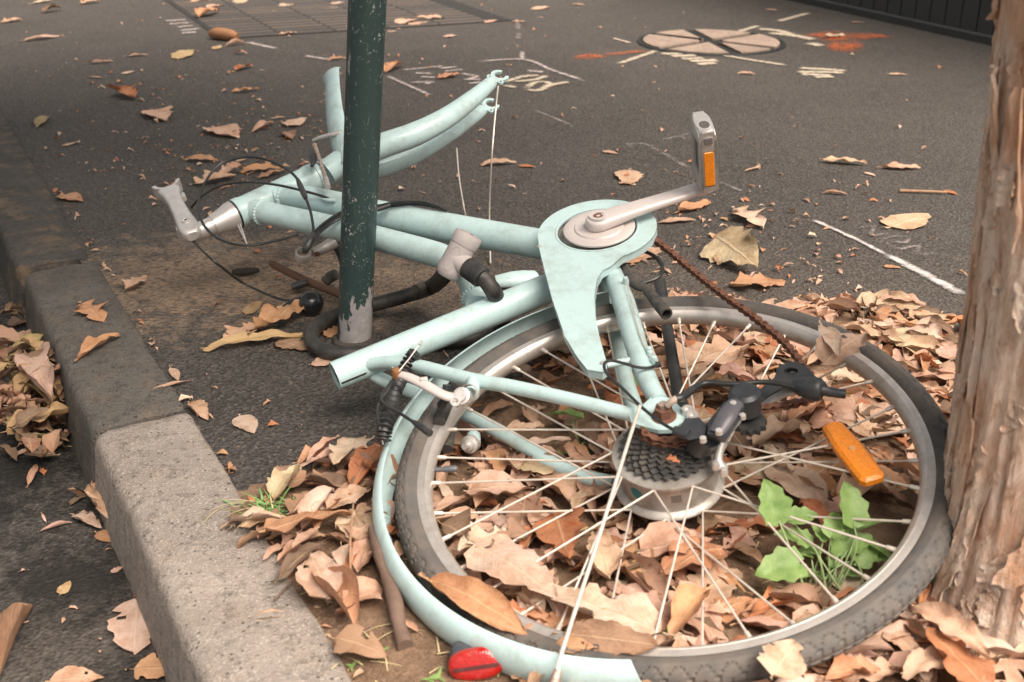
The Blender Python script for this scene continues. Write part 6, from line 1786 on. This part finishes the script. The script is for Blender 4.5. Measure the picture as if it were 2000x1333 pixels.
# the mass underneath
def leaf_mass(name, n, place, label, sizes, tones, kinds, nx=7, nv=4):
    V_, F_, U_, C_ = [], [], [], []
    protos = []
    for s_ in range(10):
        shape, wr, cu, to = kinds[s_ % len(kinds)]
        protos.append(leaf_geo(shape, 100 + s_, cu, .25, .10, to, nx, nv, wr))
    for i in range(n):
        p = place()
        if p is None: continue
        x, y, z, tl = p
        vs, fs, uv = protos[i % 10]; L = rs.uniform(*sizes)
        M = Matrix.Rotation(rs.uniform(0, 6.28), 3, 'Z') @ Matrix.Rotation(rs.uniform(-tl, tl), 3, 'Y') @ Matrix.Rotation(rs.uniform(-tl, tl), 3, 'X')
        Mn = np.array(M) @ np.diag((L, L * rs.uniform(.7, 1.15), L))
        P = np.array(vs) @ Mn.T; P -= V(0, 0, P[:, 2].min()); P += V(x, y, z)
        b = len(V_); V_.extend(map(tuple, P)); F_.extend(tuple(b + q for q in f) for f in fs); U_.extend(uv)
        c = jit(TONE[rs.choice(tones)], .15); C_.extend([(*c, 1.0)] * len(vs))
    me = bpy.data.meshes.new(name); me.from_pydata(V_, [], F_); me.materials.append(LEAFA)
    ul = me.uv_layers.new(name='UVMap'); vi = np.empty(len(me.loops), int); me.loops.foreach_get('vertex_index', vi)
    ul.data.foreach_set('uv', np.array(U_)[vi].ravel())
    at = me.color_attributes.new('tone', 'FLOAT_COLOR', 'POINT'); at.data.foreach_set('color', np.array(C_).ravel())
    me.polygons.foreach_set('use_smooth', [True] * len(me.polygons)); me.update()
    o = bpy.data.objects.new(name, me); COL.objects.link(o)
    return tag(o, label, 'leaves', kind='stuff')
def pl():
    x, y = spot(rs); return x, y, soil_z(x, y) + abs(rs.gauss(0, .006)), .22
leaf_mass('leaf_litter', 1700, pl, 'matted brown leaf litter covering the soil under the wheel', (.030, .085), ['tan', 'tan', 'pink', 'orange', 'brown', 'brown', 'dark', 'rust', 'pink', 'pale'],
          [('ovate', .34, .2, .4), ('long', .17, .5, .2), ('lobed', .3, .5, .6), ('ovate', .28, .8, .2), ('lance', .12, .5, 0)])
# heaps by kerb and in the gutter
def pl2():
    c = G(rs.gauss(85, 60), rs.gauss(765, 60), RZ + .03)
    w_ = (c - KR0) @ -KNRM
    if w_ < KW + .012: return None
    return c[0], c[1], RZ + .002 + rs.random() * max(.012, .085 - (w_ - KW) * .35), .5
leaf_mass('gutter_litter', 190, pl2, 'dull brown leaves matted in the gutter against the kerb', (.04, .08), ['brown', 'dark', 'dark', 'brown', 'dark', 'dullyellow', 'olive'],
          [('ovate', .3, .5, .3), ('long', .17, .6, .2), ('lobed', .3, .6, .6)])
# small scraps of leaf blown over the path and road
def pl3():
    px_, py_ = rs.uniform(0, 1900), 1333 * rs.random() ** 1.1
    if rs.random() < .25: px_, py_ = rs.gauss(1420, 170), rs.gauss(470, 90)
    elif rs.random() < .4: px_, py_ = rs.gauss(480, 190), rs.gauss(300, 80)
    elif rs.random() < .35: px_, py_ = rs.uniform(0, 1300), rs.uniform(6, 240)
    elif rs.random() < .25:
        q = KP(rs.uniform(-.1, 2.4), -abs(rs.gauss(0, .012)))
        return q[0], q[1], .001, .35
    if py_ < 5: return None
    c = G(px_, py_)
    w_ = (c - KR0) @ -KNRM
    if w_ > 0:
        if w_ < KW + .02: return None
        c = G(px_, py_, RZ)
        if (c - KR0) @ -KNRM < KW + .02: return None
        return c[0], c[1], RZ + .001, .3
    if in_poly(c[0], c[1]): return None
    return c[0], c[1], .001, .35
leaf_mass('leaf_scraps', 950, pl3, 'small scraps of dry leaf scattered over the asphalt', (.006, .026), ['tan', 'tan', 'orange', 'rust', 'pink', 'pale', 'brown'],
          [('lobed', .3, .6, .6), ('ovate', .34, .4, .3), ('lance', .12, .5, 0)], 4, 2)
# grit and small stones
V_, F_ = [], []
mb = MB()
for i in range(900):
    px_, py_ = rs.uniform(0, 2000), 1333 * rs.random() ** .8
    c = G(px_, py_); w_ = (c - KR0) @ -KNRM
    if -.001 < w_ < KW + .03 or w_ > KW or in_poly(c[0], c[1]): continue
    s_ = rs.uniform(.0012, .0036) * (1.5 if rs.random() < .06 else 1)
    q = [c + V(rs.uniform(-1, 1), rs.uniform(-1, 1), rs.uniform(0, .3)) * s_ for _ in range(4)] + [c + V(0, 0, s_ * rs.uniform(.8, 1.4))]
    a = [rs.uniform(0, 1.4) + k * 1.57 for k in range(4)]
    q = [c + V(math.cos(t_) * s_ * rs.uniform(.7, 1.2), math.sin(t_) * s_ * rs.uniform(.7, 1.2), .0) for t_ in a] + [c + V(rs.uniform(-.3, .3) * s_, rs.uniform(-.3, .3) * s_, s_ * rs.uniform(.7, 1.3))]
    mb.add(q, [(0, 1, 4), (1, 2, 4), (2, 3, 4), (3, 0, 4)])
o = solo('grit', mb, m_plain('grit_stone', (.15, .115, .09), .9, 0, .6, 90), 'loose grit scattered over the asphalt path', 'grit', kind='stuff', loc=(0, 0, 0), smooth=False)

# --- twigs, pod, bark curl
def twig(name, pts, rad, mat, label, cat='twig', seg=8, smooth=4):
    b_ = MB(); b_.tube(pts, rad, seg, smooth=smooth); return solo(name, b_, mat, label, cat, loc=pts[0])
TWIG = m_plain('dry_twig', (.34, .20, .12), .8, 0, .5, 60, bump=.5); TWIGD = m_plain('dark_branch', (.15, .095, .07), .85, 0, .5, 40, bump=.8)
def strip_tube(pts): return pts
bc_ = leaf(-8, 1345, 66, 1190, 'roll', 'brown', 'brown curl of bark lying on the road in the bottom left corner', None, z=RZ, w=.75, name='bark_curl'); bc_['category'] = 'bark'
twig('seed_pod', [G(412, 66, .02), G(425, 66, .025), G(448, 69, .024), G(464, 72, .02)], [.014, .026, .025, .015], m_plain('pod_brown', (.30, .14, .065), .8, 0, .5, 40, bump=.6), 'brown seed pod at the front left corner of the paver band', 'seed pod', 12)
twig('twig', [G(1757, 373, .005), G(1800, 374, .006), G(1850, 376, .006)], [.004, .0035, .003], TWIG, 'long straight pale twig right of the pedal')
_bp, _br = catmull([G(728, 1032, .045), G(742, 1080, .043), G(756, 1125, .034), G(772, 1180, .032), G(780, 1225, .022), G(792, 1262, .018)], [.0065, .009, .0075, .0095, .008, .0095], 7)
twig('dark_branch', _bp, [q * (1 + .18 * fnoise(i * .9, 3.0)) for i, q in enumerate(_br)], TWIGD, 'dark broken branch lying along the left of the mudguard', 'branch', 10, 0)
twig('twig', [G(690, 985, .05), G(684, 1060, .045), G(686, 1150, .03), G(692, 1222, .02)], [.0012, .0014, .0014, .001], TWIG, 'thin reddish stalk standing in front of the dark branch')
twig('twig', [G(0, 772, RZ + .045), G(22, 790, RZ + .045), G(34, 812, RZ + .04), G(48, 832, RZ + .035)], [.004, .0045, .004, .0045], m_plain('grey_twig', (.30, .25, .21), .8, 0, .5), 'grey bent twig lying on the gutter heap')
twig('twig', [G(536, 1172, .012), G(556, 1150, .014), G(600, 1100, .02)], [.0012, .0014, .0014], TWIGD, 'thin dark stalk reaching over the pale kerb stone')
twig('twig', [G(455, 532, .008), G(478, 531, .010), G(505, 528, .008)], [.006, .009, .005], m_plain('black_twig', (.035, .028, .022), .8, 0, .3), 'short black twig on the dusty path left of the brown rod')
twig('twig', [G(1748, 590, .006), G(1795, 592, .006)], [.002, .002], TWIG, 'short pale twig at the far edge of the litter')

# --- weeds
GREEN = NT('weed_leaf'); v_ = GREEN.coord(); oi = GREEN.n('ObjectInfo')
ga = GREEN.noise(v_, 60, 5, .65)
gc_ = GREEN.mix(GREEN.ramp(ga, [(.35, 0.0), (.7, 1.0)]), (.19, .32, .095), (.33, .47, .165))
GREEN.col(gc_); GREEN.set(rough=.5, spec=.4); GREEN.bump(ga, .3, .001)
trn = GREEN.n('BsdfTranslucent'); GREEN.l(gc_, trn.inputs['Color']); mxs = GREEN.n('MixShader'); mxs.inputs[0].default_value = .35
GREEN.l(GREEN.b.outputs[0], mxs.inputs[1]); GREEN.l(trn.outputs[0], mxs.inputs[2]); GREEN.l(mxs.outputs[0], GREEN.o.inputs['Surface'])
STEM = m_plain('weed_stem', (.28, .38, .17), .6, 0, .3)
def weed_leaf(c, yaw, L, tilt, roll, toothed=.1, wr=.40, seed=0):
    """a broad lobed soft leaf"""
    n = 12; m_ = 6; vs = []; R_ = random.Random(seed)
    M = np.array(Matrix.Rotation(yaw, 3, 'Z') @ Matrix.Rotation(tilt, 3, 'Y') @ Matrix.Rotation(roll, 3, 'X'))
    for i in range(n + 1):
        t_ = i / n; w = max(.03, math.sin(math.pi * min(1, t_ ** .52)) ** .62) * wr * (1 + toothed * math.cos(t_ * 19 + seed))
        if i == 0: w = .06
        for j in range(m_ + 1):
            v = (j / m_ - .5) * 2
            x = t_ - (.16 * abs(v) if t_ < .3 else 0) * (1 - t_ / .3 if t_ < .3 else 0)
            z = .16 * w * abs(v) * 2 - .20 * (t_ - .35) ** 2 + .05 * fnoise(t_ * 4 + seed, v * 2)
            vs.append(np.asarray(c) + M @ (V(x, v * w, z) * L))
    fs = [(i * (m_ + 1) + j, (i + 1) * (m_ + 1) + j, (i + 1) * (m_ + 1) + j + 1, i * (m_ + 1) + j + 1) for i in range(n) for j in range(m_)]
    return MB().add(vs, fs)
def weed(base, leaves, label, name='weed', stem_r=.0013):
    b = np.asarray(base); w_ = Thing(name, b, label, 'weed')
    for i, (px_, py_, z, L, yaw, tilt, roll) in enumerate(leaves):
        c = G(px_, py_, z)
        st = MB(); b2_ = b + V(rs.gauss(0, .012), rs.gauss(0, .009), 0); mid = (b2_ + c) / 2 + V(rs.gauss(0, .006), rs.gauss(0, .006), .012); st.tube([b2_, mid, c], [stem_r * 1.1, stem_r * .75, stem_r * .6], 7, smooth=5); w_.part('stem', st, STEM)
        w_.part('leaf_blade', weed_leaf(c, yaw, L * .88, tilt, roll, .14, .40, i + int(px_)), GREEN.m)
    return w_
weed(G(1616, 1160, .008), [
    (1520, 1015, .10, .055, R(120), R(-55), R(-20)), (1545, 1015, .085, .038, R(10), R(-10), R(15)), (1668, 1020, .095, .055, R(100), R(-50), R(10)),
    (1676, 1035, .08, .055, R(20), R(-5), R(-25)), (1560, 1100, .065, .060, R(195), R(5), R(-30)), (1625, 1045, .08, .035, R(70), R(-35), R(0)),
    (1640, 1080, .055, .045, R(75), R(-55), R(25)), (1600, 1078, .05, .032, R(160), R(10), R(0)), (1672, 1095, .05, .042, R(30), R(-20), R(40)),
    (1580, 1060, .065, .030, R(150), R(-20), R(-30)), (1690, 1060, .06, .040, R(-40), R(10), R(-20)), (1655, 1120, .03, .028, R(-10), R(0), R(0)), (1595, 1120, .03, .026, R(200), R(0), R(10)),
    (1608, 1055, .07, .026, R(120), R(-30), R(10)), (1650, 1050, .07, .028, R(60), R(-20), R(-20)), (1585, 1090, .05, .024, R(170), R(-10), R(20)), (1630, 1105, .04, .026, R(90), R(-40), R(0)), (1700, 1085, .05, .030, R(0), R(0), R(20)), (1555, 1050, .07, .030, R(175), R(-10), R(-10)), (1660, 1070, .06, .034, R(10), R(-30), R(30)), (1612, 1130, .02, .022, R(140), R(0), R(0))],
    'green broad-leaved weed growing between the spokes at the lower right')
weed(G(1150, 870, .006), [(1130, 815, .05, .055, R(160), R(0), R(20)), (1160, 862, .025, .040, R(-10), R(0), R(0)), (1120, 880, .02, .035, R(200), R(5), R(10)), (1175, 880, .02, .035, R(-30), R(5), R(10))],
     'green weed behind the seat stay left of the sprockets')
weed(G(1235, 800, .006), [(1240, 770, .045, .045, R(60), R(-50), R(0)), (1225, 795, .03, .038, R(110), R(-30), R(20)), (1180, 790, .03, .035, R(170), R(0), R(0)), (1195, 860, .012, .035, R(-60), R(0), R(0))],
     'green weed showing between the two chain stays')
weed(G(1290, 1262, .01), [(1278, 1250, .03, .026, R(160), R(-20), R(0)), (1296, 1248, .03, .024, R(30), R(-20), R(0))], 'tiny bright green sprout on the lower rim beside the brown leaf', stem_r=.001)
# grass tuft at the kerb corner
def blade(b_, base, d, L, w, bend):
    n = 6; vs = []
    d = np.asarray(d, float); d /= np.linalg.norm(d); s_ = np.cross(d, V(0, 0, 1)); s_ /= np.linalg.norm(s_); p = np.asarray(base, float).copy(); el = math.asin(d[2])
    hd_ = V(d[0], d[1], 0); hd_ /= np.linalg.norm(hd_)
    for i in range(n + 1):
        ww = w * (1 - (i / n) ** 1.6) + .0002
        vs += [p - s_ * ww, p + s_ * ww]
        el -= bend / n; p = p + (hd_ * math.cos(el) + V(0, 0, math.sin(el))) * (L / n)
    b_.add(vs, [(2 * i, 2 * i + 1, 2 * i + 3, 2 * i + 2) for i in range(n)])
STRAW = m_plain('straw_grass', (.50, .40, .22), .7, 0, .2)
gb = G(536, 1000, .004); tuft = Thing('grass_tuft', gb, 'small tuft of green and straw grass at the kerb edge', 'grass')
b1, b2 = MB(), MB()
for i in range(46):
    a = rs.uniform(0, 6.28); blade(b1, gb + V(rs.gauss(0, .018), rs.gauss(0, .012), 0), V(math.cos(a), math.sin(a), rs.uniform(.6, 2.2)), rs.uniform(.025, .05), .0017, rs.uniform(.3, 1.4))
for i in range(44):
    a = rs.uniform(1.8, 4.6); blade(b2, gb + V(rs.gauss(0, .02), rs.gauss(0, .014), 0), V(math.cos(a), math.sin(a), rs.uniform(.2, 1.2)), rs.uniform(.03, .075), .0009, rs.uniform(.6, 1.8))
tuft.part('green_blades', b1, m_plain('grass_green', (.17, .32, .10), .55, 0, .2), kind='stuff'); tuft.part('straw_blades', b2, STRAW, kind='stuff')
# straw and sprouts over the bare soil
b1, b2 = MB(), MB()
for i in range(420):
    x, y = rs.uniform(-.33, .35), rs.uniform(.85, 1.35)
    if not in_poly(x, y) or dens(x, y) > .3: continue
    a = rs.uniform(0, 6.28)
    if rs.random() < .38:
        for k in range(3): blade(b1, (x, y, soil_z(x, y)), V(math.cos(a + k * 2), math.sin(a + k * 2), rs.uniform(.4, 1.0)), rs.uniform(.008, .018), .0022, rs.uniform(.5, 1.2))
    else: blade(b2, (x, y, soil_z(x, y) + .002), V(math.cos(a), math.sin(a), .15), rs.uniform(.015, .05), .0007, rs.uniform(.2, .8))
solo('seedlings', b1, GREEN.m, 'tiny green seedlings dotted over the bare soil', 'seedlings', kind='stuff', loc=(0, 0, 0))
solo('dry_grass', b2, STRAW, 'dry straw bits lying on the bare soil', 'straw', kind='stuff', loc=(0, 0, 0))
